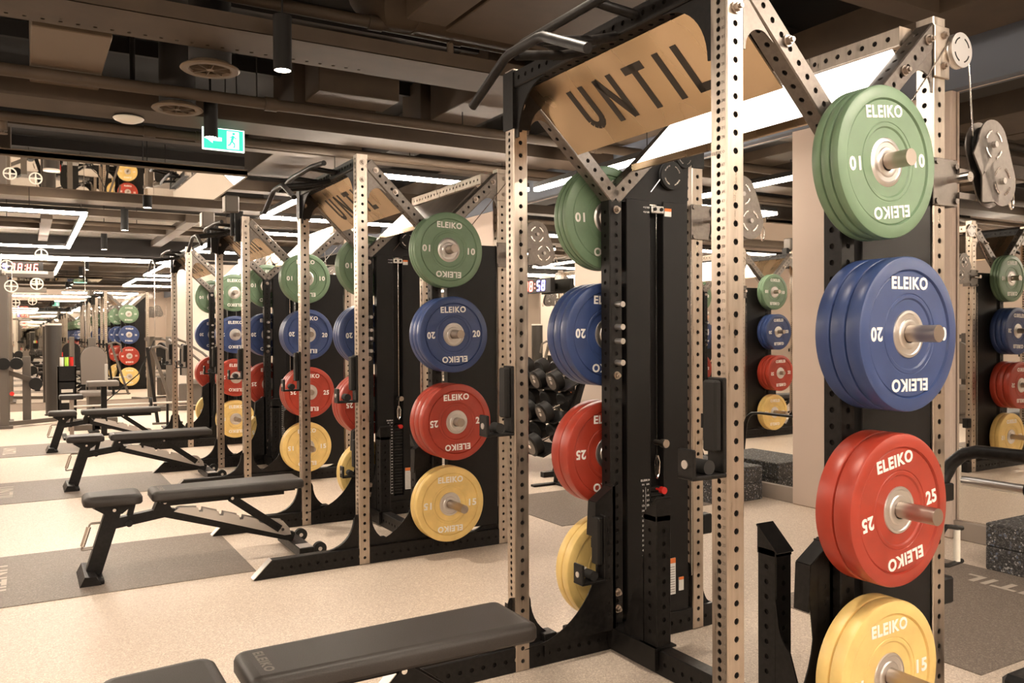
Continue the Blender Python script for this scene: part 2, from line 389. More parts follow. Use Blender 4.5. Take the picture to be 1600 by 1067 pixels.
def spotlight(x, y, z, label):
    t = thing('pendant_spotlight', label, 'light', (x, y, z), 0, 'black cylinder spotlights')
    a = MB(); a.lathe([(.044, 0.0), (.05, 0.0), (.05, .3), (.044, .302), (.0, .302)], Matrix.Identity(4), 28); obj('lamp_body', a, plast, t)
    a = MB(); a.cyl((0, 0, .002), (0, 0, .008), .044, 24); obj('lens', a, spot_m, t)
    a = MB(); a.cyl((0, 0, .3), (0, 0, ZC - z), .006, 8); obj('rod', a, plast, t)
    ld = bpy.data.lights.new('spot', 'SPOT'); ld.energy = 110; ld.spot_size = 1.5; ld.spot_blend = .6; ld.color = (1, .86, .7); ld.shadow_soft_size = .045
    lo = bpy.data.objects.new('lamp', ld); COL.objects.link(lo); lo.parent = t; lo.location = (0, 0, -.005)
for (x, y, z, l) in ((1.25, 4.64, 2.8, 'black cylinder spotlight above the second bench, nearest and largest in view'), (1.21, 6.48, 2.8, 'black cylinder spotlight overlapping the green exit sign'),
                     (1.24, 10.43, 2.8, 'black cylinder spotlight just beyond the ceiling mirror panel'), (1.23, 12.84, 2.8, 'black cylinder spotlight, fourth from the viewpoint in its row'),
                     (1.2, 15.91, 2.8, 'black cylinder spotlight nearest the far end wall'), (1.25, 2.3, 2.9, 'black cylinder spotlight above the nearest bench, out of frame'),
                     (-.9, 9.2, 2.9, 'black cylinder spotlight over the left aisle far back, out of frame')):
    spotlight(x, y, z, l)

# ------------------------------------------------------------------ power racks
X0, Y0, W, HR, T = 1.6626, 1.6742, 1.1503, 2.3775, .065
XC, XB = .468, .928
EX, EY, EZ = Vector((1, 0, 0)), Vector((0, 1, 0)), Vector((0, 0, 1))
HALF = T / 2
_shared = {}
def shared(key, fn):
    if key not in _shared: _shared[key] = fn().mesh(key)
    return _shared[key]
def m_front(): return MB().ptube((HALF, HALF, 0.004), (HALF, HALF, HR), EX, T, T, .05, .025, .0092, ru=.008)
def m_center(): return MB().ptube((HALF, HALF, 0.004), (HALF, HALF, 1.9), EX, T, T, .05, .05)
def m_rear(): return MB().ptube((HALF, HALF, 0.004), (HALF, HALF, HR), EX, T, T, .05, .05)
def m_rail():
    b = MB().ptube((-.50, HALF, .05), (1.06, HALF, .05), EY, T - .006, .1, .0, .05, .0095, ru=.0095)
    b.prism([(-.6, .003), (-.5, .003), (-.5, .1)], .001, T - .001)
    return b
def m_diag_f(): return MB().ptube((.055 + .012, HALF, HR - .046), (.503, HALF, 1.912), EY, T, T, .05, .05)
def m_diag_r(): return MB().ptube((.945, HALF, HR - .046), (.498, HALF, 1.912), EY, T, T, .05, .05)
def arc(cx, cy, r, a0, a1, n=10): return [(cx + r * math.cos(a0 + (a1 - a0) * i / n), cy + r * math.sin(a0 + (a1 - a0) * i / n)) for i in range(n + 1)]
def m_gusset_side(sg=1):  # plate between upright and brace; x,z plane
    def f():
        pts = [(.0, 0), (.0, -.245)] + [(.004, -.245)] + [(.012 + .05 - .05 * math.cos(t), -.245 + .06 * math.sin(t) + .0) for t in [PI / 2 * i / 8 for i in range(9)]] + [(.085, -.187), (.112, -.205), (.035, -.12)]
        pts = [(0, -.06), (0, -.25), (.008, -.25)] + [(.063 - .055 * math.cos(t), -.245 + .058 * math.sin(t)) for t in [PI * .62 * i / 9 for i in range(10)]] + [(.118, -.214), (.0, -.09)]
        return MB().prism([(sg * x, z) for x, z in pts], 0, .006)
    return f
def m_corner():  # front-plane plate, y,z: concave corner under the header
    pts = [(0, .02), (0, -.2)] + [(.018, -.2)] + arc(.21, -.2, .19, PI, PI / 2, 12) + [(.23, .02)]
    return MB().prism(pts, 0, .006, 'X')
def m_foot(sg):
    def f():
        pts = [(0, 0), (sg * .19, 0)] + [(sg * (.19 - .17 * math.sin(t)), .17 - .17 * math.cos(t)) for t in [PI / 2 * i / 10 for i in range(11)]] + [(sg * .012, .19), (0, .19)]
        b = MB().prism(pts, -.004, .0)
        n = 10
        for i in range(n):
            t0, t1 = PI / 2 * i / n, PI / 2 * (i + 1) / n
            p = [(sg * (.19 - .17 * math.sin(t)), .17 - .17 * math.cos(t)) for t in (t0, t1)]
            b.add([(p[0][0], -.004, p[0][1]), (p[1][0], -.004, p[1][1]), (p[1][0], .02, p[1][1]), (p[0][0], .02, p[0][1]),
                   (p[0][0], -.004, p[0][1] - .004), (p[1][0], -.004, p[1][1] - .004), (p[1][0], .02, p[1][1] - .004), (p[0][0], .02, p[0][1] - .004)], [(0, 1, 2, 3), (7, 6, 5, 4), (3, 2, 6, 7)])
        return b
    return f
def m_horn():  # flared storage post that stands against the centre post
    pts = [(-.36, .1), (-.30, .108)] + arc(-.36, .46, .36, -PI / 2 * .8, -.12, 10) + [(-.02, .56), (-.012, .64), (.075, .70), (.085, .70), (.085, .1)]
    b = MB().prism(pts, -.004, .0)
    b.holed((.045, -.0055, .12), EZ, EX, Vector((0, -1, 0)), .5, .05, .05, .0085, .006)
    b.box(.07, .085, -.004, .055, .1, .70)
    b.beam((-.012, .025, .64), (.085, .025, .702), .055, .006)
    b.beam((-.012, .025, .64), (-.02, .025, .5), .055, .006)
    return b
def m_channel():  # tall perforated post standing on the cross rail
    b = MB().ptube((0, 0, .1), (0, 0, .62), EX, .075, .08, .05, .05, .0095)
    b.add([(-.0375, -.04, .60), (-.0375, .04, .60), (.0375, .04, .60), (.0375, -.04, .60), (-.0375, -.04, .615), (-.0375, .04, .69), (.0375, .04, .69), (.0375, -.04, .615)],
          [(0, 1, 5, 4), (1, 2, 6, 5), (2, 3, 7, 6), (3, 0, 4, 7), (4, 5, 6, 7)])
    b.beam((0, -.046, .612), (0, .043, .694), .078, .006, EX)
    b.prism([(-.04, .1), (-.17, .1)] + arc(-.17, .40, .12, -PI / 2 * .6, 0, 8) + [(-.04, .46)], -.04, -.034, 'X')
    b.box(-.05, .05, -.055, .055, .1, .108)
    b.prism([(-.055, .012), (.055, .012), (.055, .11), (-.055, .11)], -.05, -.045, 'X') if False else None
    b.box(-.055, -.038, -.11, .05, .02, .108)
    return b
def m_peg():
    b = MB().cyl((0, 0, 0), (0, .29, 0), .0245, 28)
    return b
def m_pegcap():
    return MB().cyl((0, 0, 0), (0, .012, 0), .046, 24)
def m_bolt():
    b = MB().cyl((0, 0, 0), (0, -.006, 0), .017, 16); b.cyl((0, -.006, 0), (0, -.018, 0), .012, 6, smooth=False); b.cyl((0, -.018, 0), (0, -.026, 0), .007, 10); return b
def m_jbolt(): return MB().cyl((0, 0, 0), (-.006, 0, 0), .014, 16)
def m_shroud_plain(): return MB().box(.575 - XC, .923 - XC, 0.006, T - .004, .13, 1.89, .003)
def m_shroud_slot():
    b = MB().box(.561, .690, .004, .058, .13, 1.915, .003); b.box(.764, .905, .004, .058, .13, 1.915, .003)
    b.box(.690, .764, .045, .058, .13, 1.9); b.box(.561, .905, .004, .058, .1, .14, .003)
    return b
def m_stack():
    b = MB()
    for i in range(24): b.box(.694, .760, .012, .042, .15 + .0215 * i, .15 + .0215 * i + .0185, .002)
    return b
def m_topplate():
    pts = [(.535, 1.9), (.91, 1.9), (.925, 2.28), (.86, 2.28), (.55, 1.96)]
    return MB().prism(pts, .012, .018)
def pulley(r, wd=.02, slots=True):
    b = MB(); prof = [(r * .12, -wd / 2), (r * .9, -wd / 2), (r, -wd / 2 - .001), (r, -wd * .3), (r * .88, 0), (r, wd * .3), (r, wd / 2), (r * .12, wd / 2)]
    b.lathe(prof, Matrix.Rotation(PI / 2, 4, 'X'), 32)
    for i in range(4):
        a0 = i * PI / 2 + .35
        pts = [(r * .72 * math.cos(a0 + t * .85 / 6), r * .72 * math.sin(a0 + t * .85 / 6)) for t in range(7)] + [(r * .62 * math.cos(a0 + t * .85 / 6), r * .62 * math.sin(a0 + t * .85 / 6)) for t in range(6, -1, -1)]
        b.prism(pts, -wd / 2 - .0012, -wd / 2 - .0002)
    return b
def pulley_disc(r, wd=.02):
    b = MB().lathe([(0.0, -wd / 2), (r * .9, -wd / 2), (r, -wd / 2 + .002), (r, -wd * .25), (r * .86, 0), (r, wd * .25), (r, wd / 2), (0, wd / 2)], Matrix.Rotation(PI / 2, 4, 'X'), 32); return b
def pulley_slots(r, wd=.02, w_=.09):
    b = MB()
    for i in range(4):
        a0 = i * PI / 2 + .3
        pts = [(r * .74 * math.cos(a0 + t * .9 / 6), r * .74 * math.sin(a0 + t * .9 / 6)) for t in range(7)] + [(r * (.74 - w_) * math.cos(a0 + t * .9 / 6), r * (.74 - w_) * math.sin(a0 + t * .9 / 6)) for t in range(6, -1, -1)]
        b.prism(pts, -wd / 2 - .001, wd / 2 + .001)
    return b
def hull2(c1, r1, c2, r2, n=14):
    a = math.atan2(c2[1] - c1[1], c2[0] - c1[0]); d = math.hypot(c2[0] - c1[0], c2[1] - c1[1]); q = math.acos((r1 - r2) / d)
    return arc(c1[0], c1[1], r1, a + q, a + 2 * PI - q, n) + arc(c2[0], c2[1], r2, a - q, a + q, n)
def m_trolley_body():
    b = MB().box(-.012, .118, -.008, 0, -.078, .078, .002)
    b.box(.1, .118, -.008, .06, -.078, .078)
    b.box(.11, .2, -.02, -.012, -.05, -.03); b.box(.11, .2, -.02, -.012, .03, .05)
    b.prism(hull2((.265, .14), .085, (.315, .02), .085), -.045, -.04)
    b.prism(hull2((.265, .14), .085, (.315, .02), .085), .0, .005)
    b.prism([(.15, .10), (.2, .18), (.26, .12), (.2, .03)], -.045, -.04)
    b.prism([(.2, -.06), (.2, .03), (.26, .08), (.3, -.05)], -.045, -.04)
    for (x, z) in ((0, .065), (0, -.065), (.105, .055), (.105, -.06)): b.cyl((x, -.008, z), (x, -.016, z), .01, 8)
    return b
def m_knob(): return MB().cyl((0, 0, 0), (0, -.03, 0), .011, 12).cyl((0, -.03, 0), (0, -.075, 0), .0165, 20)
def m_carabiner():
    pts = [(.012 * math.cos(t), 0, .028 * math.sin(t) + (.006 if math.sin(t) > 0 else -.006)) for t in [2 * PI * i / 16 for i in range(17)]]
    return MB().tube(pts, .0035, 8)
def m_pullup():
    b = MB(); xb = -.30
    pts = [(xb - .09, 1.10, 2.06), (xb - .02, .93, 2.14)] + [(xb, .70, 2.24), (xb, .66, 2.245), (xb, .575, 2.245), (xb, .49, 2.245), (xb, .45, 2.24)] + [(xb - .02, .22, 2.14), (xb - .09, .05, 2.06)]
    pts = [(xb, .92, 2.135), (xb, .72, 2.225), (xb, .69, 2.238), (xb, .66, 2.243), (xb, .49, 2.243), (xb, .46, 2.238), (xb, .43, 2.225), (xb, .23, 2.135)]
    b.tube(pts, .0155, 14)
    b.tube([(xb + .02, .655, 2.24), (-.1, .655, 2.27), (0, .655, 2.30)], .0155, 12); b.tube([(xb + .02, .495, 2.24), (-.1, .495, 2.27), (0, .495, 2.30)], .0155, 12)
    b.tube([(-.14, .98, 2.34), (-.16, .80, 2.345), (-.16, .35, 2.345), (-.14, .17, 2.34)], .0155, 12)
    b.tube([(-.155, .76, 2.345), (0, .76, 2.335)], .0155, 12); b.tube([(-.155, .39, 2.345), (0, .39, 2.335)], .0155, 12)
    return b
# plane of the front braces' lower face: origin at the top, runs down and back
ddx, ddz = .7194, -.6946
SN = Vector((-.6946, 0, -.7194)) * -1.0  # placeholder, recomputed below
def sign_frame():
    a = Vector((.055, 0, 2.297)); d = Vector((.249, 0, -.2315)).normalized(); n = Vector((d.z, 0, -d.x))  # faces front and down
    return a, d, n
def m_sign():
    a, d, n = sign_frame(); y0, y1, L = .075, 1.142, .335
    def pt(s, y, t): return a + d * s + Vector((0, y, 0)) + n * t
    poly = [(0, y0), (0, y1), (L, y1), (L, y0)]
    b = MB(); vs = [pt(s_, y, 0) for s_, y in poly] + [pt(s_, y, -.006) for s_, y in poly]
    b.add(vs, [(0, 1, 2, 3), (7, 6, 5, 4), (0, 4, 5, 1), (1, 5, 6, 2), (2, 6, 7, 3), (3, 7, 4, 0)])
    return b
def glyph(mb, ch, ox, sc_, fr):
    t = .17
    def bar(x0, y0, x1, y1, w_=t):
        d = Vector((x1 - x0, y1 - y0)); L = d.length; d /= L; n = Vector((-d.y, d.x)) * w_ / 2
        P4 = [(x0 - n.x, y0 - n.y), (x1 - n.x, y1 - n.y), (x1 + n.x, y1 + n.y), (x0 + n.x, y0 + n.y)]
        vs = [fr(ox + x * sc_, y * sc_, e) for e in (0, .003) for x, y in P4]
        mb.add(vs, [(0, 1, 2, 3), (4, 5, 6, 7), (0, 1, 5, 4), (1, 2, 6, 5), (2, 3, 7, 6), (3, 0, 4, 7)])
    h = t / 2
    if ch == 'U':
        bar(h, .3, h, 1); bar(.62 - h, .3, .62 - h, 1)
        for i in range(8):
            a0, a1 = PI + PI * i / 8, PI + PI * (i + 1) / 8; r = .31 - h
            bar(.31 + r * math.cos(a0), .31 + r * math.sin(a0), .31 + r * math.cos(a1) * 1.02, .31 + r * math.sin(a1) * 1.02)
        return .62
    if ch == 'N': bar(h, 0, h, 1); bar(.66 - h, 0, .66 - h, 1); bar(h * .9, 1 - h * .3, .66 - h * .9, h * .3, t * 1.05); return .66
    if ch == 'T': bar(.31, 0, .31, 1); bar(0, 1 - h, .62, 1 - h); return .62
    if ch == 'I': bar(h, 0, h, 1); return t
    if ch == 'L': bar(h, 0, h, 1); bar(0, h, .5, h); return .5
def m_signtext():
    a, d, n = sign_frame(); b = MB(); capH = .185; gap = .07
    s0 = .335 / 2 + capH / 2; yc = .945
    def fr(x, y, e): return a + d * (s0 - y) + Vector((0, yc - x * .88, 0)) + n * (.0005 + e * .3)
    ox = 0
    for c in 'UNTIL':
        ox += glyph(b, c, ox, capH, fr) * capH + gap
    return b
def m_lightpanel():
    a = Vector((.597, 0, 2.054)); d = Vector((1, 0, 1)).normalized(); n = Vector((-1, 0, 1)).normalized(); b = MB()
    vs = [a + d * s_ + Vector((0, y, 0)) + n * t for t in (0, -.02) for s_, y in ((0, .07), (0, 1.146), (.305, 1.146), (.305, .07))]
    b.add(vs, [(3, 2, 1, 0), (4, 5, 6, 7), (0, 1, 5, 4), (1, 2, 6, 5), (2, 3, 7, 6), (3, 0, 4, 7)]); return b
def m_lip():
    return MB().box(.583, .597, .07, 1.146, 2.030, 2.058)
def m_numbers():
    b = MB()
    for i in range(12, 88):
        z = .004 + (HR - .004 - 94 * .025) / 2 + (i + .5) * .025
        if i in (72, 73): continue
        text_fit(b, str(i - 4), frame_m4((-.0006, .014, z), (0, -1, 0), (0, 0, 1), (-1, 0, 0)), .011, .009, .0002, .01, 1)
    text_fit(b, 'ELEIKO', frame_m4((-.0006, .0325, 1.838), (0, -1, 0), (0, 0, 1), (-1, 0, 0)), .05, .009, .0002, .02, 1)
    return b
def m_stacknumbers():
    b = MB(); fr = lambda x, z: frame_m4((x, .0032, z), (1, 0, 0), (0, 0, 1), (0, -1, 0))
    text_fit(b, 'ELEIKO', fr(.658, .70), .05, .009, .0002, .03, 1)
    text_fit(b, 'KG', fr(.646, .682), .012, .007, .0002, .02, 1); text_fit(b, 'LBS', fr(.672, .682), .016, .007, .0002, .02, 1)
    for i in range(24):
        z = .655 - i * .0215
        text_fit(b, str(round(3 + 3.2 * i)), fr(.646, z), .012 if i > 2 else .006, .009, .0002, .02, 1)
        text_fit(b, str(7 * (i + 1)), fr(.672, z), .013 if i > 0 else .006, .009, .0002, .02, 1)
    b.box(.6585, .6595, .0026, .0032, .16, .67)
    text_fit(b, '+1,5 KG', fr(.668, 1.882), .034, .009, .0002, .02, 1); text_fit(b, '+3,0 LBS', fr(.668, 1.862), .034, .009, .0002, .02, 1)
    return b

def build_rack():
    t = thing('power_rack', '', 'squat rack', (0, 0, 0), 0, 'row of steel power racks')
    for y in (0, W):
        near = y == 0
        o = obj('front_upright', shared('front_upright', m_front), steel, t); o.location = (0, y, 0)
        if near:
            n = obj('hole_numbers', shared('hole_numbers', m_numbers), grey_ink, o, 'tiny engraved hole numbers')
        o = obj('center_post', shared('center_post', m_center), black, t, 'black centre post'); o.location = (XC, y, 0)
        o = obj('rear_upright', shared('rear_upright', m_rear), steel, t); o.location = (XB, y, 0)
        o = obj('base_rail', shared('base_rail', m_rail), black, t); o.location = (0, y, 0)
        e = obj('end_plate', shared('end_plate', lambda: MB().beam((-.602, HALF, .006), (-.503, HALF, .103), .058, .004)), hubm, o, 'bright slanted end plate')
        o = obj('front_brace', shared('front_brace', m_diag_f), brace, t); o.location = (0, y, 0)
        o = obj('rear_brace', shared('rear_brace', m_diag_r), brace, t); o.location = (0, y, 0)
        o = obj('gusset_plate', shared('gusset_side', m_gusset_side(1)), brace, t); o.location = (T, y + .002, HR)
        o = obj('gusset_plate', shared('gusset_side_r', m_gusset_side(-1)), brace, t); o.location = (XB, y + .002, HR)
        o = obj('gusset_plate', shared('corner_plate', m_corner), black, t); o.location = (.01, T if near else W, HR - .07)
        if not near: o.scale = (1, -1, 1)
        for sg, nm in ((-1, 'foot_a'), (1, 'foot_b')):
            o = obj('foot_gusset', shared(nm, m_foot(sg)), black, t); o.location = (0 if sg < 0 else T, y + .03, .1)
        o = obj('foot_gusset', shared('foot_a', m_foot(-1)), black, t); o.location = (XB, y + .03, .1)
        o = obj('foot_gusset', shared('foot_b', m_foot(1)), black, t); o.location = (XB + T, y + .03, .1); o.scale = (.35, 1, 1)
        # storage pegs with collars
        sg = -1 if near else 1
        for z, pl in ((1.84, .19), (1.335, .265), (.82, .262), (.32, .30)):
            o = obj('storage_peg', shared('storage_peg%d' % (pl * 1000), lambda: MB().cyl((0, 0, 0), (0, pl, 0), .0245, 28)), sleeve, t, 'round steel storage peg'); o.location = (.530, y if near else y + T, z); o.scale = (1, sg, 1)
            c = obj('collar', shared('collar', m_pegcap), hubm, o)
        # bolts
        for (x, z) in ((.0325, HR - .045), (.0325, HR - .145), (.115, HR - .085), (.235, HR - .202), (.895, HR - .085), (.77, HR - .205), (XB + .04, HR - .06), (XB + .04, HR - .16), (XC + .0325, 1.86), (XC + .0325, 1.16), (XC + .0325, .24), (XC + .0325, .17)):
            o = obj('bolt', shared('bolt', m_bolt), sleeve, t); o.location = (x, y, z)
    # far frame: black corner bracket over the upright, slotted weight shroud; near frame: plain shroud
    b = MB().box(-.002, T + .002, W - .006, W, HR - .235, HR - .008); b.box(-.006, 0, W - .006, W + T + .004, HR - .235, HR - .008)
    b.prism([(T, HR - .02), (T, HR - .235)] + arc(T + .12, HR - .235, .11, PI, PI * .6, 6) + [(T + .15, HR - .16)], W - .006, W)
    obj('corner_bracket', b, black, t)
    b = MB().box(XB - .002, XB + T + .002, W - .006, W, HR - .3, HR - .1); obj('corner_bracket', b, black, t)
    o = obj('weight_shroud', shared('shroud_plain', m_shroud_plain), panelm, t); o.location = (XC, 0, 0)
    s = obj('weight_shroud', shared('shroud_slot', m_shroud_slot), panelm, t); s.location = (0, W, 0)
    obj('stack_plates', shared('stack', m_stack), plast, s)['kind'] = 'stuff'
    obj('stack_scale', shared('stacknum', m_stacknumbers), white_ink, s, 'white weight scale beside the slot')
    b = MB().box(.693, .762, -.004, .01, 1.86, 1.893, .003); obj('slot_bracket', b, hubm, s)
    b = MB().cyl((.709, -.004, 1.877), (.709, -.010, 1.877), .008, 10).cyl((.745, -.004, 1.877), (.745, -.010, 1.877), .008, 10); obj('bracket_screws', b, plast, s)
    b = MB().box(.768, .806, -.0005, .004, 1.85, 1.885); w_ = obj('warning_label', b, label_w, s, 'small white warning label'); b = MB().box(.768, .806, -.001, .003, 1.872, 1.885); obj('orange_band', b, orange, w_)
    b = MB().box(.775, .825, -.0005, .004, .18, .34); w_ = obj('warning_label', b, label_w, s, 'tall white warning label'); b = MB().box(.775, .825, -.001, .003, .318, .34); obj('orange_band', b, orange, w_)
    b = MB()
    for i in range(11): b.box(.78, .82, -.0008, .003, .19 + i * .011, .1925 + i * .011)
    obj('fine_print', b, grey_ink, w_)
    b = MB().box(.845, .872, -.0005, .004, .19, .25); w_ = obj('warning_label', b, label_w, s, 'small lower warning label'); b = MB().box(.845, .872, -.001, .003, .238, .25); obj('orange_band', b, orange, w_)
    b = MB().cyl((.736, .02, .70), (.736, .02, 2.02), .0028, 8); obj('cable', b, chrome, s)
    b = MB().tube([(.736, .018, .70), (.725, .018, .72), (.722, .018, .77), (.73, .018, .8), (.74, .018, .8), (.75, .018, .77), (.747, .018, .72), (.736, .018, .70)], .004, 8); obj('cable_loop', b, chrome, s)
    b = MB().cyl((.727, .02, .655), (.727, -.02, .655), .005, 8).cyl((.727, -.02, .655), (.727, -.042, .655), .0155, 16); obj('selector_pin', b, red_m, s)
    b = MB().cyl((.727, .02, .86), (.727, -.025, .86), .012, 12).cyl((.727, -.025, .86), (.727, -.055, .86), .018, 18); obj('selector_knob', b, sleeve, s)
    p = obj('pulley_plate', shared('topplate', m_topplate), panelm, t); p.location = (0, W, 0)
    for (x, z, r) in ((.80, 2.03, .062), (.875, 2.12, .05)):
        o = obj('pulley', shared('pulleyd%.3f' % r, lambda r=r: pulley_disc(r)), plast, p); o.location = (x, -.004, z)
        obj('rim_slots', shared('pulleys%.3f' % r, lambda r=r: pulley_slots(r)), chrome, o)
    # cross members
    b = MB().ptube((HALF, T, HR - .045), (HALF, W, HR - .045), EX, T, T, .05, .05); obj('header_beam', b, black, t)
    b = MB().ptube((.875, T, HR - .06), (.875, W, HR - .06), Vector((1, 0, 0)), .065, .065, .05, .05); obj('rear_beam', b, steel, t)
    b = MB().ptube((XC + HALF, T, .05), (XC + HALF, W, .05), EX, T, .1, .0, .05, .0095); b.box(XC - .02, XC + T + .02, W - .24, W, .09, .106); b.box(XC - .02, XC - .008, W - .24, W, .02, .106)
    obj('cross_rail', b, black, t)
    for y in (.29, W - .26):
        o = obj('storage_post', shared('channel', m_channel), black, t); o.location = (XC + HALF, y, 0)
        if y > .5: o.scale = (1, -1, 1)
    for y in (.03, W - .035):
        o = obj('storage_post', shared('horn', m_horn), black, t); o.location = (XC - .09, y, 0)
    # flared plate + bracket on the base rail
    for y in (.04, W + .0):
        b = MB().box(.13, .19, y - .008, y + .06, .095, .13, .003); b.box(.13, .15, y - .008, y - .002, .04, .12); b.box(.26, .42, y - .004, y + .06, .1, .125, .003); obj('rail_bracket', b, black, t)
    for y in (0, W): obj('rear_stop', MB().box(XB + T, XB + T + .06, y + .005, y + .06, .42, .51, .006), plast, t)
    obj('pullup_bar', shared('pullup', m_pullup), black, t)
    s = obj('sign_panel', shared('sign', m_sign), brass, t, 'polished bronze sign panel'); obj('lettering', shared('signtext', m_signtext), dark_ink, s, 'dark UNTIL lettering')
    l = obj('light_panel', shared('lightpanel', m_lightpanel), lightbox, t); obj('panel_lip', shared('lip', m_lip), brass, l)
    # adjustable cable trolleys on the rear uprights
    for y in (0, W):
        tr = obj('cable_trolley', shared('trolley', m_trolley_body), brace, t); tr.location = (XB, y - .001, 1.835)
        k = obj('knob', shared('knob', m_knob), chrome, tr); k.location = (.068, -.008, .008)
        for (x, z) in ((.265, .14), (.315, .02)):
            q = obj('pulley', shared('pulleyd.06', lambda: pulley_disc(.068, .03)), plast, tr); q.location = (x, -.02, z)
            obj('rim_slots', shared('pulleys.06', lambda: MB().add(*(lambda b_: (b_.v, b_.f))(pulley_slots(.068, .054, .1)))), chrome, q)
            obj('axle_bolt', shared('axleb', lambda: MB().cyl((0, -.025, 0), (0, -.037, 0), .011, 8)), hubm, q)
        c = obj('carabiner', shared('carab', m_carabiner), chrome, tr); c.location = (.42, -.02, -.03)
        tp = obj('top_pulley', shared('toppul', lambda: pulley_disc(.058, .028)), hubm, t, 'round steel pulley at the rear corner'); tp.location = (XB + .115, y - .012, HR - .1)
        obj('rim_slots', shared('toppuls', lambda: pulley_slots(.058, .0282, .08)), dkpaint, tp)
        b = MB().box(XB - .004, XB + T + .01, -.008, 0, HR - .2, HR - .03, .002); m_ = obj('pulley_bracket', b, brace if False else steel, t); m_.location = (0, y, 0)
        b = MB().cyl((XB + .172, -.012, 2.28), (XB + .19, -.02, 2.0), .0026, 6).cyl((XB + .065, -.012, 2.30), (.69, .0, 1.95), .0026, 6); c2 = obj('cable', b, chrome, t); c2.location = (0, y, 0)
        b = MB().cyl((XB - .012, .0, .25), (XB - .012, .0, 1.7), .0022, 6); c2 = obj('cable', b, chrome, t); c2.location = (0, y - .004, 0)
        b = MB(); c3 = obj('lower_pulley', shared('lowpul', lambda: pulley_disc(.03, .016)), plast, t); c3.location = (XB - .012, y + .03, .2)
    # knobs that store on the far centre post
    for z in (1.46, 1.365, 1.285 + .02, 1.215): 
        o = obj('band_peg', shared('bandpeg', lambda: MB().cyl((0, 0, 0), (0, -.045, 0), .0125, 16)), hubm, t); o.location = (XC + .034, W, z)
    return t
rack0 = build_rack()
rack_lbl = ['nearest and largest steel power rack, with the white lit rear panel', 'second steel power rack from the viewpoint, standing behind the second bench',
            'third steel power rack from the viewpoint, with grey boxes clamped on its top', 'farthest steel power rack in the row, narrowest in view']
racks = [rack0]
for k in range(1, 4):
    racks.append(copy_tree(rack0))
for ch in rack0.children:
    if ch.name.startswith('storage_peg') and ch.scale.y < 0 and abs(ch.location.z - 1.84) > .01: ch.location.x += .014
for k, r in enumerate(racks):
    r.location = (X0, Y0 + P * k, 0); r['label'] = rack_lbl[k]
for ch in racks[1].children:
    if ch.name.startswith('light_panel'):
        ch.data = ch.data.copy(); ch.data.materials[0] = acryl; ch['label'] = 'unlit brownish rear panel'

# ------------------------------------------------------------------ J-cups resting on the front uprights
def build_jcup():
    t = thing('j_cup', '', 'barbell hook', (0, 0, 0), 0, 'black barbell hooks on the front uprights')
    b = MB().box(-.014, -.001, .0, T, .0, .262, .003); b.box(-.125, -.001, .0, T, -.012, .0, .003); b.box(-.125, -.112, .0, T, -.012, .072, .004)
    b.box(-.03, .075, -.007 + T + .0075, T + .0075, .12, .16)
    obj('hook_plate', b, black, t)
    b = MB().box(-.04, -.014, .006, T - .006, .058, .255, .006); obj('liner', b, plast, t)
    b = MB().cyl((-.062, .006, .02), (-.062, T - .006, .02), .02, 18); obj('roller', b, rubber, t)
    b = MB().cyl((-.125, HALF, .03), (-.128, HALF, .03), .012, 18); obj('screw', b, hubm, t)
    return t
jc = build_jcup(); first = True
wh = ['nearest', 'second', 'third', 'farthest']
for k in range(4):
    for y, nm in ((0, 'near'), (W, 'far')):
        o = jc if first else copy_tree(jc); first = False
        o.location = (X0, Y0 + P * k + y, .955 if not (k == 0 and y) else .95)
        o['label'] = 'black barbell hook on the %s front upright of the %s rack' % (nm, wh[k])
jc2 = None
for k in range(2):   # spare hooks parked low on the storage post of the far frame
    o = copy_tree(jc); o.location = (X0 + XC - .075 - .0, Y0 + P * k + W - .075, .33); o['label'] = 'black barbell hook parked low beside the far centre post of the %s rack' % wh[k]

# ------------------------------------------------------------------ bumper plates
THK = {'green': .031, 'blue': .051, 'red': .062, 'yellow': .046}
KG = {'green': '10', 'blue': '20', 'red': '25', 'yellow': '15'}
def plate_mesh(c):
    Tk = THK[c]; R = .225; d = .004
    pr = [(.07, d + .004), (.1, d + .004), (.1045, d), (.113, d), (.1145, d + .0016), (.117, d + .0016), (.1185, d), (.180, d), (.1835, d + .003), (.187, .0), (.216, 0), (.2225, .003), (R, .009)]
    prof = [(r, t) for r, t in pr] + [(r, Tk - t) for r, t in reversed(pr)]
    b = MB(); b.lathe(prof, Matrix.Rotation(-PI / 2, 4, 'X'), 72, True); return b
def hub_mesh(c):
    Tk = THK[c]; rh = .074 if c == 'green' else .07
    pr = [(.0262, .003), (.034, .001), (.042, .003), (.045, .0065), (.058, .0065), (.061, .004), (.068, .005), (rh, .009)]
    prof = pr + [(r, Tk - t) for r, t in reversed(pr)]
    return MB().lathe(prof, Matrix.Rotation(-PI / 2, 4, 'X'), 48, True)
def plate_text(c):
    b = MB(); Tk = THK[c]; d = .004
    for side in (0, 1):
        for rot in (0, PI):
            for body, ax, ay, w_, h_ in (('ELEIKO', 0, .147, .165, .037), (KG[c], .149, 0, .05, .041)):
                X = Vector((math.cos(rot), 0, math.sin(rot))); Z = Vector((-math.sin(rot), 0, math.cos(rot))); yv = -1; y = d - .001
                if side: X = -X; yv = 1; y = Tk - d + .001
                o = X * ax + Z * ay + Vector((0, y, 0))
                text_fit(b, body, frame_m4(o, X, Z, (0, yv, 0)), w_, h_, .0008, .032, 3)
            for body, ay in (('TRAINING', .036), ('SPORT', -.036)):
                pass
    return b
ORD = {0: 'outermost', 1: 'second from outside'}
first_plate = {}
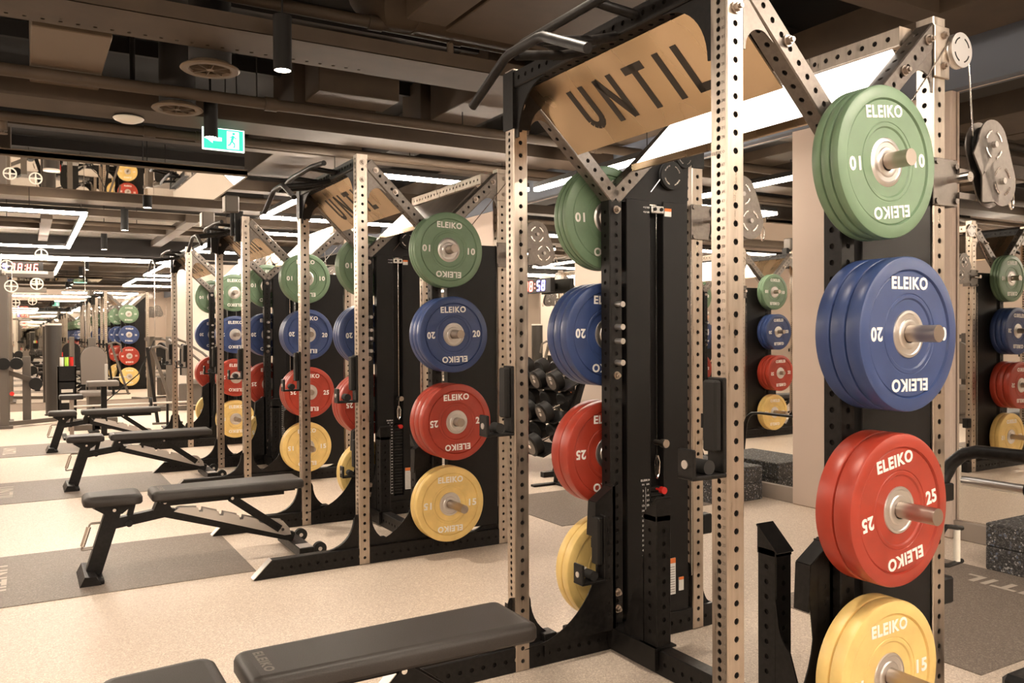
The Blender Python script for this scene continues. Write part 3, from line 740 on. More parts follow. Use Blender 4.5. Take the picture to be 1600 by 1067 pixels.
def place_plate(c, loc, ang, label, group):
    if c not in first_plate:
        t = thing('bumper_plate', label, 'weight plate', loc, 0, group)
        obj('rubber_disc', shared('disc_' + c, lambda: plate_mesh(c)), plate_m[c], t)
        obj('steel_hub', shared('hub_' + c, lambda: hub_mesh(c)), hubm, t)
        obj('lettering', shared('text_' + c, lambda: plate_text(c)), white_ink, t)
        first_plate[c] = t
    else:
        t = copy_tree(first_plate[c]); t.location = loc; t['label'] = label; t['group'] = group
    t.rotation_euler = (0, ang, 0)
    return t
cnt_near = [dict(green=3, blue=3, red=2, yellow=2), dict(green=3, blue=3, red=3, yellow=2), dict(green=3, blue=3, red=3, yellow=2), dict(green=2, blue=2, red=2, yellow=2)]
cnt_far = [dict(green=3, blue=3, red=2, yellow=2), dict(green=3, blue=3, red=3, yellow=2), dict(green=2, blue=3, red=2, yellow=2), dict(green=2, blue=2, red=2, yellow=2)]
zz = {'green': 1.84, 'blue': 1.335, 'red': .82, 'yellow': .32}
rots = {(0, 'green'): -.12, (0, 'red'): -.17, (0, 'blue'): 0, (0, 'yellow'): -.03}
for k in range(4):
    for side in (0, 1):
        for c in ('green', 'blue', 'red', 'yellow'):
            n = (cnt_near if side == 0 else cnt_far)[k][c]; th = THK[c]
            for i in range(n):   # i = 0 is the innermost
                dep = .024 + i * (th + .001)
                y = Y0 + P * k + (-(dep + th) if side == 0 else W + T + dep)
                pos = 'outermost' if i == n - 1 else ('innermost' if i == 0 else 'middle')
                ang = rots.get((k, c), random.uniform(-.04, .04)) if side == 0 and i == n - 1 else random.uniform(-.05, .05)
                # a plate hangs on its peg: the bore's upper edge touches the peg
                lab = '%s %s plate marked %s, hung on the %s side of the %s rack' % (pos, c, KG[c], 'viewer' if side == 0 else 'far', wh[k])
                place_plate(c, (X0 + .530 + (.014 if k == 0 and side == 0 and c != 'green' else 0), y, zz[c] - .0015), ang, lab, '%s plates on the racks' % c)

# ------------------------------------------------------------------ adjustable benches
def build_bench():
    t = thing('adjustable_bench', '', 'bench', (0, 0, 0), 0, 'black adjustable benches in front of the racks')
    b = MB().rpad(.005, .30, -.135, .135, .405, .46, .05, .022, .22); obj('seat_pad', b, leather, t)
    b = MB().rpad(.345, 1.2, -.135, .135, .405, .46, .035, .02, .12); q = obj('back_pad', b, leather, t)
    b = MB(); text_fit(b, 'ELEIKO', frame_m4((.405, 0, .4603), (0, -1, 0), (1, 0, 0), (0, 0, 1)), .15, .028, .0002, .04); obj('lettering', b, pad_ink, q)
    b = MB().box(.06, .25, -.09, .09, .392, .405); b.prism([(.05, .392), (.26, .392), (.2, .345), (.12, .345)], -.045, -.039); b.prism([(.05, .392), (.26, .392), (.2, .345), (.12, .345)], .039, .045); obj('seat_bracket', b, black, t)
    b = MB().box(.39, 1.15, -.09, .09, .390, .405); b.box(.39, 1.1, -.03, .03, .36, .39); obj('pad_carrier', b, black, t)
    b = MB().beam((.055, 0, .03), (.16, 0, .37), .06, .08); b.beam((.13, 0, .285), (.43, 0, .325), .05, .055); b.beam((.42, 0, .325), (1.16, 0, .09), .05, .055)
    b.prism([(.36, .34), (.46, .34), (.43, .40), (.385, .40)], -.04, .04); b.beam((.235, 0, .3), (.26, 0, .40), .03, .03); obj('frame', b, black, t)
    b = MB().box(-.01, .1, -.16, .16, .0, .022, .004); b.prism([(-.02, .0), (.085, .0), (.06, .045), (.005, .05)], -.17, .17); obj('front_foot', b, black, t)
    b = MB().box(1.13, 1.22, -.25, .25, .012, .07, .004); obj('rear_foot', b, black, t)
    b = MB().box(1.135, 1.215, -.24, -.14, .07, .072); b.box(1.135, 1.215, .14, .24, .07, .072); obj('foot_plate', b, hubm, t, 'bright plates on the rear foot')
    for y in (-.2, .2):
        b = MB().cyl((1.265, y - .015, .045), (1.265, y + .015, .045), .04, 24); q = obj('wheel', b, rubber, t); b = MB().cyl((1.265, y - .017, .045), (1.265, y + .017, .045), .012, 12); obj('hub_cap', b, hubm, q)
    pts = [(.47, .325), (.50, .345)]
    for i in range(4):
        x = .6 + i * .115; z = .335 - i * .036; pts += [(x, z), (x + .006, z - .026), (x + .026, z - .028), (x + .03, z - .008)]
    pts += [(1.09, .20), (1.13, .15), (1.14, .11), (1.1, .11)]
    b = MB().prism(pts, -.034, -.029).prism(pts, .029, .034); obj('notched_ladder', b, hubm, t, 'bright notched ladder plate')
    b = MB().beam((.78, -.045, .375), (1.07, -.045, .155), .008, .045).beam((.78, .045, .375), (1.07, .045, .155), .008, .045); b.cyl((.79, -.05, .37), (.79, .05, .37), .012, 12).cyl((1.06, -.055, .165), (1.06, .055, .165), .014, 14); obj('support_strut', b, black, t)
    b = MB()
    for x, z in ((.16, .37), (.42, .385), (.79, .37), (1.085, .15)): b.cyl((x, -.052, z), (x, -.046, z), .009, 12)
    obj('pivot_bolts', b, chrome, t)
    b = MB().tube([(.14, .0, .30), (.045, 0, .30), (.04, 0, .295), (.0, 0, .165), (.0, 0, .16), (.09, 0, .165)], .006, 8); q = obj('foot_roller', b, sleeve, t); b = MB().cyl((.036, 0, .283), (.004, 0, .18), .0125, 14); obj('grip', b, chrome, q)
    b = MB().cyl((.235, -.03, .285), (.235, -.045, .285), .018, 16); obj('adjust_knob', b, plast, t)
    return t
bench = build_bench()
for k, (x, y, l) in enumerate(((.142, 2.265, 'nearest black padded bench, cut off by the bottom edge'), (.26, 5.12, 'second black padded bench, in front of the second rack, fully in view'),
                               (.30, 8.2, 'third black padded bench, in front of the third rack'), (.22, 10.95, 'farthest black padded bench, in front of the farthest rack'))):
    o = bench if k == 0 else copy_tree(bench); o.location = (x, y, .004 if k < 4 else 0); o['label'] = l

# ------------------------------------------------------------------ ceiling services
def xbeam(name, label, cat, x0, x1, y0, y1, z0, z1, m=None, group='ceiling beams'):
    b = MB().box(0, x1 - x0, 0, y1 - y0, 0, z1 - z0); o = obj(name, b, m or paint); o.location = (x0, y0, z0); return tag(o, label, cat, group)
def pipe(label, pts, r, m=None, name='ceiling_pipe', joints=()):
    p0 = Vector(pts[0]); t = thing(name, label, 'pipe', p0, 0, 'ceiling pipes')
    obj('pipe_run', MB().tube([Vector(p) - p0 for p in pts], r, 16), m or paint, t)
    for j in joints:
        j = Vector(j); obj('coupling', MB().cyl(j - p0 - Vector((.045, 0, 0)), j - p0 + Vector((.045, 0, 0)), r * 1.22, 18), m or paint, t)
    x = pts[0][0] + .6
    while x < pts[-1][0] - .2 and abs(pts[0][1] - pts[-1][1]) < .05:
        obj('hanger_rod', MB().cyl((x - p0.x, 0, r), (x - p0.x, 0, ZC - pts[0][2]), .005, 6), dkpaint, t); x += 1.7
    return t
# perforated cable tray
t = thing('cable_tray', 'wide brown cable tray with punched edge crossing the upper left', 'cable tray', (-4, 4.83, 3.05))
b = MB().box(0, 9.1, 0, .29, 0, .004); b.box(0, 9.1, 0, .004, 0, .09); b.box(5.95, 9.1, .29, .42, 0, .004); b.box(5.95, 9.1, .416, .42, 0, .09)
obj('tray_sheet', b, paint, t)
b = MB().holed((2.0, .35, 0), EX, EY, -EZ, 3.95, .12, .085, .012, .004).holed((2.0, .305, -.0005), EX, EY, -EZ, 3.95, .03, .085, .008, .003); b.box(2, 5.95, .41, .414, 0, .09); obj('punched_edge', b, paint, t)
for (n, l, x0, x1, y0, y1, z0, z1, m) in (
    ('duct_box', 'flat pale rectangular duct underside hanging at upper left', .05, .47, 5.48, 6.33, 3.1, 3.6, paint2),
    ('duct_box', 'lower part of the pale duct at upper left, behind the thin pipe', .05, .48, 6.36, 6.86, 3.1, 3.6, paint2),
    ('duct_box', 'angular brown duct box above the middle of the second rack, upper one', 1.96, 2.62, 6.25, 6.62, 3.2, 3.62, paint),
    ('duct_box', 'angular brown duct box left of the second rack top, with a dark seam', 1.9, 2.6, 6.72, 7.36, 3.2, 3.62, paint),
    ('duct_box', 'brown duct box left of the nearest rack, above the long beam', 3.08, 3.52, 5.6, 6.66, 3.2, 3.62, paint),
    ('duct_box', 'brown duct box left of the nearest rack, just over the slim pipe', 3.08, 3.53, 6.86, 7.28, 3.2, 3.62, paint),
    ('duct_box', 'broad brown duct box high behind the second rack', 2.24, 3.1, 8.42, 10.0, 3.2, 3.62, paint),
    ('duct_box', 'wide brown duct panel at the top centre, left of the dark seam', 1.97, 2.23, 2.6, 4.59, 3.2, 3.62, paint),
    ('duct_box', 'wide brown duct panel at the top centre, right of the dark seam', 2.26, 3.05, 2.2, 4.66, 3.2, 3.62, paint),
    ('duct_box', 'low brown duct box at far left beyond the ceiling mirror', -1.3, -.1, 9.9, 10.7, 3.1, 3.6, paint)):
    b = MB().box(0, x1 - x0, 0, y1 - y0, 0, z1 - z0, .006); o = obj(n, b, m); o.location = (x0, y0, z0); tag(o, l, 'air duct', 'ceiling duct boxes')
beams = [(-6, 5.1, 6.7, 7.1, 3.0, 3.12, 'broad brown beam crossing above the green exit sign'), (-6, 5.1, 7.72, 7.86, 3.02, 3.1, 'narrow brown beam beside the front edge of the ceiling mirror'),
         (-6, 5.1, 9.75, 9.95, 2.98, 3.1, 'brown beam just beyond the ceiling mirror'), (-6, 5.1, 11.5, 11.9, 3.0, 3.12, 'brown beam over the left hanging light outline'),
         (-6, 5.1, 13.0, 13.2, 3.0, 3.1, 'brown beam over the far machines'), (-6, 5.1, 14.9, 15.2, 3.0, 3.1, 'brown beam nearest the far end wall'),
         (-6, 4.4, 2.81, 2.96, 3.1, 3.22, 'brown beam at top right running to the corner'), (-6, 4.4, .4, .8, 3.1, 3.22, 'brown beam above the viewpoint'), (-6, 5.1, -2.0, -1.6, 3.05, 3.17, 'brown beam behind the viewpoint')]
for x0, x1, y0, y1, z0, z1, l in beams: xbeam('ceiling_beam', l, 'beam', x0, x1, y0, y1, z0, z1)
xbeam('ceiling_beam', 'brown beam at top right along the mirror wall', 'beam', 4.4, 4.9, -4, 16.9, 3.1, 3.3)
xbeam('ceiling_beam', 'dark ribbed slab strip behind the top right beam', 'beam', 3.4, 3.75, 3.2, 16.9, 3.3, 3.62, dkpaint)
xbeam('ceiling_beam', 'short brown beam end hanging over the left light outline', 'beam', .22, .36, 13.35, 16.5, 2.96, 3.08)
xbeam('ceiling_beam', 'slanting brown beam over the third and farthest racks', 'beam', 2.05, 2.22, 12.9, 16.9, 2.97, 3.08)
for i in range(9):
    y = 4.4 + i * 1.35; xbeam('ceiling_rib', 'thin dark slab rib, ' + ['first', 'second', 'third', 'fourth', 'fifth', 'sixth', 'seventh', 'eighth', 'ninth'][i] + ' from the viewpoint', 'rib', -6, 5.1, y, y + .05, 3.52, 3.64, dkpaint, 'dark slab ribs')
pipe('slim brown pipe crossing below the upper left cable tray', [(-5.9, 6.28, 3.05), (5.1, 6.28, 3.05)], .042, joints=[(1.6, 6.28, 3.05), (4.6, 6.28, 3.05)])
pipe('slim brown pipe just beyond the exit sign beam', [(-5.9, 7.39, 3.0), (5.1, 7.39, 3.0)], .038, joints=[(.9, 7.39, 3.0), (1.3, 7.39, 3.0)])
pipe('brown sprinkler pipe with couplings at top centre', [(-5.9, 4.92, 3.27), (5.1, 4.92, 3.27)], .038, joints=[(1.9, 4.92, 3.27), (2.45, 4.92, 3.27)])
pipe('upper brown pipe ending in a bend at top left', [(-5.9, 4.62, 3.25), (1.25, 4.62, 3.25), (1.36, 4.63, 3.27), (1.42, 4.66, 3.33), (1.44, 4.7, 3.6)], .055)
pipe('thin pipe beyond the ceiling mirror panel', [(-5.9, 10.9, 3.05), (5.1, 10.9, 3.05)], .035)
pipe('thin pipe above the far machines', [(-5.9, 13.9, 3.0), (5.1, 13.9, 3.0)], .035)
t = thing('round_duct', 'large round brown duct with bend at top centre', 'air duct', (2.0, 4.83, 3.38))
obj('duct_run', MB().tube([(0, .42, .2), (-.02, .2, .06), (.03, .04, 0), (.14, 0, 0), (.3, 0, 0), (3.0, 0, 0)], .15, 24), paint, t)
for x in (.12, .9, 1.8): obj('seam_ring', MB().cyl((x, 0, 0), (x + .02, 0, 0), .157, 24), paint, t)
for (x, y, l) in ((1.0, 5.36, 'larger round ceiling air outlet at upper left'), (.97, 6.42, 'smaller round ceiling air outlet left of the exit sign')):
    t = thing('air_diffuser', l, 'air vent', (x, y, 2.96), 0, 'round ceiling air outlets')
    obj('outer_ring', MB().lathe([(.115, .01), (.13, -.004), (.165, -.004), (.175, .004), (.17, .012), (.12, .04)], Matrix.Identity(4), 40, True), paint2, t)
    b = MB()
    for i in range(8):
        a = i * PI / 4; b.beam((.02 * math.cos(a), .02 * math.sin(a), .012), (.12 * math.cos(a), .12 * math.sin(a), .012), .003, .03, (math.sin(a), -math.cos(a), 0))
    b.cyl((0, 0, 0), (0, 0, .03), .025, 16); obj('blades', b, paint2, t)
    obj('duct_stub', MB().cyl((0, 0, .04), (0, 0, ZC - 2.96), .125, 24), dkpaint, t)
t = thing('wifi_dome', 'white dome fixture on the ceiling left of the air outlets', 'ceiling device', (.70, 6.95, 2.98))
obj('dome', MB().lathe([(0, -.03), (.06, -.027), (.1, -.01), (.11, .002), (.1, .01), (0, .012)], Matrix.Identity(4), 32), cream, t)
obj('stem', MB().cyl((.03, 0, .012), (.03, 0, ZC - 2.98), .02, 12), dkpaint, t)
obj('sensor', MB().lathe([(0, .02), (.03, .035), (.055, .05), (.06, .075), (.055, .085), (0, .085)], Matrix.Translation((.03, 0, .02)), 24), cream, t)
t = thing('sprinkler_head', 'small sprinkler head under the pipe at far upper left', 'sprinkler', (-.13, 7.6, 2.93))
obj('head_body', MB().cyl((0, 0, 0), (0, 0, .1), .035, 14).cyl((0, 0, -.02), (0, 0, 0), .014, 10), paint2, t); obj('deflector', MB().cyl((0, 0, -.024), (0, 0, -.02), .035, 16), paint2, t)
t = thing('sprinkler_head', 'small sprinkler head under the couplings at top centre', 'sprinkler', (2.42, 4.92, 3.16))
obj('head_body', MB().cyl((0, 0, 0), (0, 0, .08), .022, 14), paint2, t); obj('deflector', MB().cyl((0, 0, -.02), (0, 0, -.008), .03, 16), paint2, t)
# exit sign
t = thing('exit_sign', 'green running-man exit sign hanging from the ceiling', 'exit sign', (1.24, 7.0, 2.82))
obj('sign_body', MB().box(0, .33, 0, .012, 0, .185, .003), exit_w, t); obj('green_face', MB().box(.012, .318, -.002, .014, .012, .173), exit_g, t)
b = MB().box(.19, .285, -.004, -.0021, .022, .163); obj('door_pictogram', b, exit_w, t)
b = MB(); b.cyl((.243, -.006, .145), (.243, -.0042, .145), .011, 12); b.beam((.24, -.005, .13), (.228, -.005, .085), .0015, .02); b.beam((.228, -.005, .085), (.252, -.005, .06), .0015, .012); b.beam((.252, -.005, .06), (.245, -.005, .032), .0015, .01)
b.beam((.228, -.005, .085), (.21, -.005, .05), .0015, .012); b.beam((.21, -.005, .05), (.196, -.005, .05), .0015, .01); b.beam((.24, -.005, .122), (.265, -.005, .105), .0015, .008); b.beam((.238, -.005, .122), (.213, -.005, .115), .0015, .008); obj('running_man', b, exit_g, t)
b = MB().box(.06, .15, -.004, -.0021, .075, .105); b.prism([(.03, .09), (.08, .055), (.08, .125)], -.004, -.0021); obj('arrow', b, exit_w, t)
obj('hanger', MB().cyl((.06, .006, .185), (.06, .006, ZC - 2.82), .004, 8).cyl((.27, .006, .185), (.27, .006, ZC - 2.82), .004, 8), dkpaint, t)
# mirrored ceiling panel
t = thing('ceiling_mirror', 'horizontal mirrored ceiling panel reflecting the floor and plates', 'mirror', (-3.6, 7.92, 2.8))
obj('glass', MB().box(.012, 5.39, .012, 1.54, -.001, .01), mirror, t); b = MB().box(0, 5.4, 0, .012, -.004, .06); b.box(0, .012, 0, 1.55, -.004, .06); b.box(5.39, 5.402, 0, 1.55, -.004, .06); b.box(0, 5.4, 1.54, 1.55, -.004, .06); b.box(0, 5.4, 0, 1.55, .011, .05); obj('frame', b, paint2, t)
obj('hanger', MB().cyl((.5, .8, .05), (.5, .8, .84), .006, 6).cyl((4.6, .8, .05), (4.6, .8, .84), .006, 6), dkpaint, t)
# grey boxes clamped on top of the third rack
for (x, y, z, l) in ((-.05, W + .01, 2.40, 'grey box lamp clamped on the far front upright of the third rack'), (-.03, .16, 2.42, 'grey box lamp clamped beside the near front upright of the third rack')):
    t = thing('clamp_lamp', l, 'lamp', (X0 + x, Y0 + 2 * P + y, z), 0, 'box lamps on the third rack')
    obj('box_head', MB().box(-.09, .03, -.06, .06, -.0, .15, .01), frame_m, t); obj('clamp', MB().box(.0, .07, -.03, .05, -.25, .02, .004).cyl((-.02, 0, -.2), (-.02, 0, .0), .018, 12), plast, t)
    obj('lens', MB().box(-.095, -.09, -.05, .05, .01, .14), cream, t)

# ------------------------------------------------------------------ things by the mirror wall
def dumbbell(r, L, first={}):
    key = (r, L)
    if key in first: return copy_tree(first[key])
    t = thing('dumbbell', '', 'dumbbell'); first[key] = t
    for s in (-1, 1):
        b = MB().lathe([(0, s * (L / 2)), (r * .8, s * L / 2), (r, s * (L / 2 - .01)), (r, s * (L / 2 - .09)), (r * .86, s * (L / 2 - .1)), (0, s * (L / 2 - .1))], Matrix.Rotation(PI / 2, 4, 'Y'), 28); h = obj('head', b, plast, t)
        b = MB().cyl((s * L / 2, 0, 0), (s * (L / 2 + .001), 0, 0), r * .76, 24); d = obj('end_disc', b, frame_m, h); obj('weight_number', (lambda q: (text_fit(q, '22', frame_m4((s * (L / 2 + .0012), 0, r * .45), (0, s, 0), (0, 0, 1), (s, 0, 0)), .04, .03, .0004), q)[1])(MB()), white_ink, h); obj('cap_screw', MB().cyl((s * L / 2, 0, 0), (s * (L / 2 + .004), 0, 0), r * .2, 12), chrome, h)
    obj('handle', MB().cyl((-L / 2 + .09, 0, 0), (L / 2 - .09, 0, 0), .016, 14), chrome, t)
    return t
DRX, DRY = 4.25, 6.5
t = thing('dumbbell_rack', 'black three-tier dumbbell rack by the mirror wall, seen past the nearest rack', 'dumbbell rack', (DRX, DRY, 0))
for z, x in ((.22, -.02), (.52, .1), (.82, .22)): obj('shelf', MB().beam((x - .1, .75, z - .03), (x + .12, .75, z + .06), 1.5, .012), black, t); 
for y in (.02, 1.48): obj('side_frame', MB().beam((.02, y, 0), (.36, y, .95), .05, .06).box(-.12, .5, y - .03, y + .03, 0, .05), black, t)
nm = ['bottom', 'middle', 'top']
for j, (z, x) in enumerate(((.22, -.02), (.52, .1), (.82, .22))):
    for i in range(5):
        r = .105 - .004 * j; o = dumbbell(round(r, 3), .36); o.location = (DRX + x + .01, DRY + .14 + i * .3, z + .014 + r * 1.02); o.rotation_euler = (0, -.38, 0)
        o['label'] = 'black dumbbell with grey end disc on the %s shelf, %s from the viewpoint' % (nm[j], ['first', 'second', 'third', 'fourth', 'fifth', 'sixth'][i]); o['group'] = 'dumbbells on the rack by the mirror'
def plyo(x0, y0, w_, d_, h_, label, layers=2):
    t = thing('plyo_block', label, 'step block', (x0, y0, 0), 0, 'speckled rubber step blocks')
    for i in range(layers): obj('layer', MB().box(0, w_, 0, d_, i * h_ / layers + (.001 if i else 0), (i + 1) * h_ / layers - .001, .006), crumb, t)
    return t
plyo(4.66, 1.6, .48, 1.1, .264, 'speckled black rubber step block at the right edge')
plyo(4.6, 4.75, .5, .75, .27, 'speckled black rubber step block behind the nearest rack, seen in the mirror')
# dip handle unit and bar at the right edge
def dip_station(x, y, label, rz=0):
    t = thing('dip_station', label, 'exercise handle', (x, y, 0), rz, 'black dip handle stands')
    obj('handle_bar', MB().tube([(0, .62, 0.02), (0, .60, .30), (0, .57, .62), (0, .54, .72), (0, .48, .785), (0, .38, .80), (0, .1, .80), (0, -.5, .80)], .021, 16), black, t)
    obj('front_leg', MB().tube([(0, -.5, .80), (0, -.55, .76), (0, -.57, .02)], .021, 14), black, t)
    obj('base', MB().box(-.25, .25, -.6, -.54, 0, .03, .004).box(-.25, .25, .58, .64, 0, .03, .004).box(-.03, .03, -.6, .62, 0, .03, .004), black, t)
    return t
dip = dip_station(4.05, 5.55, 'black dip handle stand seen in the mirror behind the nearest rack'); dip.scale = (1, 1, .66)
t = thing('dip_attachment', 'black and steel dip bars hooked on the rear of the nearest rack', 'exercise handle', (2.72, 1.72, .80))
obj('black_bar', MB().tube([(.02, .03, -.02), (.05, .03, .03), (.07, .015, .08), (.08, -.02, .115), (.08, -.07, .13), (.08, -.2, .132), (.08, -.9, .132)], .0225, 18), black, t)
obj('steel_bar', MB().cyl((.08, -.02, .025), (.08, -.9, .025), .0165, 20), hubm, t)
obj('end_plate', MB().box(.05, .11, -.96, -.9, -.05, .17, .004), black, t); obj('sleeve_ring', MB().cyl((.08, -.23, .025), (.08, -.3, .025), .021, 18), black, t)
obj('mount', MB().box(-.058, .03, -.02, .03, -.04, .02, .004), black, t)
t = thing('barbell_clamp', 'black and white barbell collar clamp hooked on the rear upright of the nearest rack', 'clamp', (X0 + XB + .10, Y0 + .03, .60))
pts = [(-.0, 0, .06), (.02, 0, .075), (.05, 0, .07), (.11, -.0, .058)]
obj('jaw', MB().tube(pts, .008, 10).tube([(-.0, 0, .06), (-.02, 0, .03), (-.02, 0, -.03), (0, 0, -.055), (.03, 0, -.06), (.11, 0, -.055)], .008, 10), plast, t)
obj('spring', MB().cyl((.08, 0, -.052), (.08, 0, .056), .011, 12), cream, t)
t = thing('machine_foot', 'black steel foot with chamfered top at the bottom right corner', 'machine base', (3.02, 1.42, 0))
obj('foot_block', MB().box(0, .5, -.35, .28, 0, .11, .02), black, t)

# ------------------------------------------------------------------ far end of the gym
def seg7(mb, ch, ox, oz, w_, h_, y0=-.004, y1=0, slant=.1, t=.018):
    S = {'0': 'abcdef', '1': 'bc', '2': 'abged', '3': 'abgcd', '4': 'fgbc', '5': 'afgcd', '6': 'afgedc', '7': 'abc', '8': 'abcdefg', '9': 'abfgcd', 'A': 'efabcg', 'H': 'fbgec'}[ch]
    P7 = {'a': ((0, 1), (1, 1)), 'b': ((1, 1), (1, .5)), 'c': ((1, .5), (1, 0)), 'd': ((0, 0), (1, 0)), 'e': ((0, 0), (0, .5)), 'f': ((0, .5), (0, 1)), 'g': ((0, .5), (1, .5))}
    for s in S:
        (x0, z0), (x1, z1) = P7[s]
        a = (ox + x0 * w_ + z0 * h_ * slant, (y0 + y1) / 2, oz + z0 * h_); c = (ox + x1 * w_ + z1 * h_ * slant, (y0 + y1) / 2, oz + z1 * h_)
        mb.beam(a, c, y1 - y0, t)
t = thing('digital_clock', 'wide digital gym clock with red and violet digits on the end wall mirror', 'clock', (-.32, 16.88, 2.42))
obj('clock_case', MB().box(-.02, .62, 0, .06, 0, .2, .004), plast, t)
b = MB(); 
for i, ch in enumerate('7A'): seg7(b, ch, .13 + i * .105, .03, .05, .13)
for i, ch in enumerate('H6'): seg7(b, ch, .37 + i * .105, .03, .05, .13)
b.box(.338, .352, -.004, 0, .06, .08); b.box(.342, .356, -.004, 0, .12, .14); obj('red_digits', b, clk_r, t)
b = MB(); seg7(b, '5', .01, .05, .045, .1); b.box(.09, .1, -.004, 0, .1, .115); obj('violet_digits', b, clk_b, t)
t = thing('digital_clock', 'small digital clock with red and violet digits, left of the nearest green plates', 'clock', (XW - .17, 8.05, 1.79))
t.rotation_euler = (0, 0, -PI / 2)
obj('clock_case', MB().box(-.3, .3, 0, .06, 0, .16, .004), plast, t)
obj('bracket', MB().box(-.05, .05, .06, .155, .05, .11), plast, t)
b = MB(); 
for i, ch in enumerate('88'): seg7(b, ch, -.24 + i * .1, .03, .05, .1)
b.box(-.035, -.022, -.004, 0, .05, .065); b.box(-.032, -.019, -.004, 0, .095, .11); obj('red_digits', b, clk_r, t)
b = MB(); 
for i, ch in enumerate('58'): seg7(b, ch, .02 + i * .1, .03, .05, .1)
obj('violet_digits', b, clk_b, t)
# cable machine at far left
t = thing('cable_machine', 'tall grey cable machine at the far left edge', 'gym machine', (-.5, 14.0, 0))
obj('main_column', MB().box(.19, .3, -.06, .06, 0, 2.2, .006), frame_m, t); obj('rear_column', MB().box(.19, .3, .9, 1.0, 0, 2.2, .006), frame_m, t)
obj('short_column', MB().box(.47, .58, .3, .4, .05, 1.02, .006), frame_m, t)
obj('base_tube', MB().beam((.2, .0, .06), (.9, .42, .06), .06, .07, (0, 0, 1)).box(.15, .35, -.1, 1.05, 0, .04, .004), frame_m, t)
obj('top_beam', MB().box(-.6, .9, .4, .5, 2.2, 2.3, .006), frame_m, t)
obj('lever_arm', MB().beam((.25, .1, .82), (.62, .3, .66), .05, .07), frame_m, t)
obj('roller_pad', MB().cyl((.24, -.12, .93), (.24, .16, .93), .085, 20).cyl((.40, -.12, .93), (.40, .16, .93), .085, 20), plast, t)
obj('roller_pad', MB().cyl((.64, .15, .62), (.64, .45, .62), .09, 20), plast, t)
obj('selector_pin', MB().cyl((.34, -.08, .5), (.34, -.02, .5), .03, 12), red_m, t)
for (x, z, y) in ((.72, 2.47, -.5), (.30, 2.30, -.5), (.66, 2.06, -.5), (.35, 2.02, -.5)):
    r = .085; q = obj('pulley_wheel', MB().lathe([(r * .82, -.012), (r, -.012), (r * .93, 0), (r, .012), (r * .82, .012)], Matrix.Translation((x, y, z)) @ Matrix.Rotation(PI / 2, 4, 'X'), 28, True), cream, t)
    b = MB()
    for i in range(4): a = i * PI / 2; b.beam((x, y, z), (x + r * .85 * math.cos(a), y, z + r * .85 * math.sin(a)), .012, .018)
    b.cyl((x, y - .015, z), (x, y + .015, z), .02, 12); obj('spokes', b, cream, q)
obj('pulley_arm', MB().box(.24, .27, -.49, .45, 2.2, 2.26).box(.24, .8, -.5, -.47, 2.2, 2.24), pale, t)
obj('cable', MB().cyl((.36, -.5, 1.2), (.36, -.5, 2.3), .005, 6), chrome, t)
t = thing('round_column', 'dark cylindrical column with a top coloured pale as if lit at the far left', 'column', (.42, 15.9, 0)); 
obj('column_shell', MB().cyl((0, 0, .02), (0, 0, 1.5), .125, 32), mat('column_dark', (.03, .026, .022), .35), t); obj('column_lit_top', MB().cyl((0, 0, 1.5), (0, 0, 1.53), .127, 32), pale, t); obj('plinth', MB().cyl((0, 0, 0), (0, 0, .02), .14, 32), black, t)  # pale cap colour stands for light falling on the column top
t = thing('storage_tower', 'black accessory tower with punched openings at the far left', 'storage rack', (.44, 14.75, 0))
b = MB().box(0, .26, 0, .02, 0, .85); b.box(0, .02, 0, .3, 0, .85); b.box(.24, .26, 0, .3, 0, .85); b.box(0, .26, 0, .3, 0, .03); b.box(0, .26, 0, .3, .6, .62); obj('cabinet', b, black, t)
b = MB()
for z in (.12, .28, .44): b.box(.05, .21, -.004, .0, z, z + .05)
obj('opening', b, pale, t)
for i, (x, z, m) in enumerate(((.06, .9, cream), (.13, .92, lime), (.2, .9, red_m), (.1, .74, plast))):
    tt = thing('massage_roller', ['cream', 'lime green', 'red', 'black'][i] + ' foam roller standing on the far black accessory tower', 'foam roller', (.44 + x, 14.86, .85), 0, 'small accessories on the tower')
    obj('roller_body', MB().cyl((0, -.06 + .04 * i, 0), (0, -.06 + .04 * i, .14), .028, 14), m, tt); obj('cap', MB().cyl((0, -.06 + .04 * i, .14), (0, -.06 + .04 * i, .15), .02, 12), plast, tt)
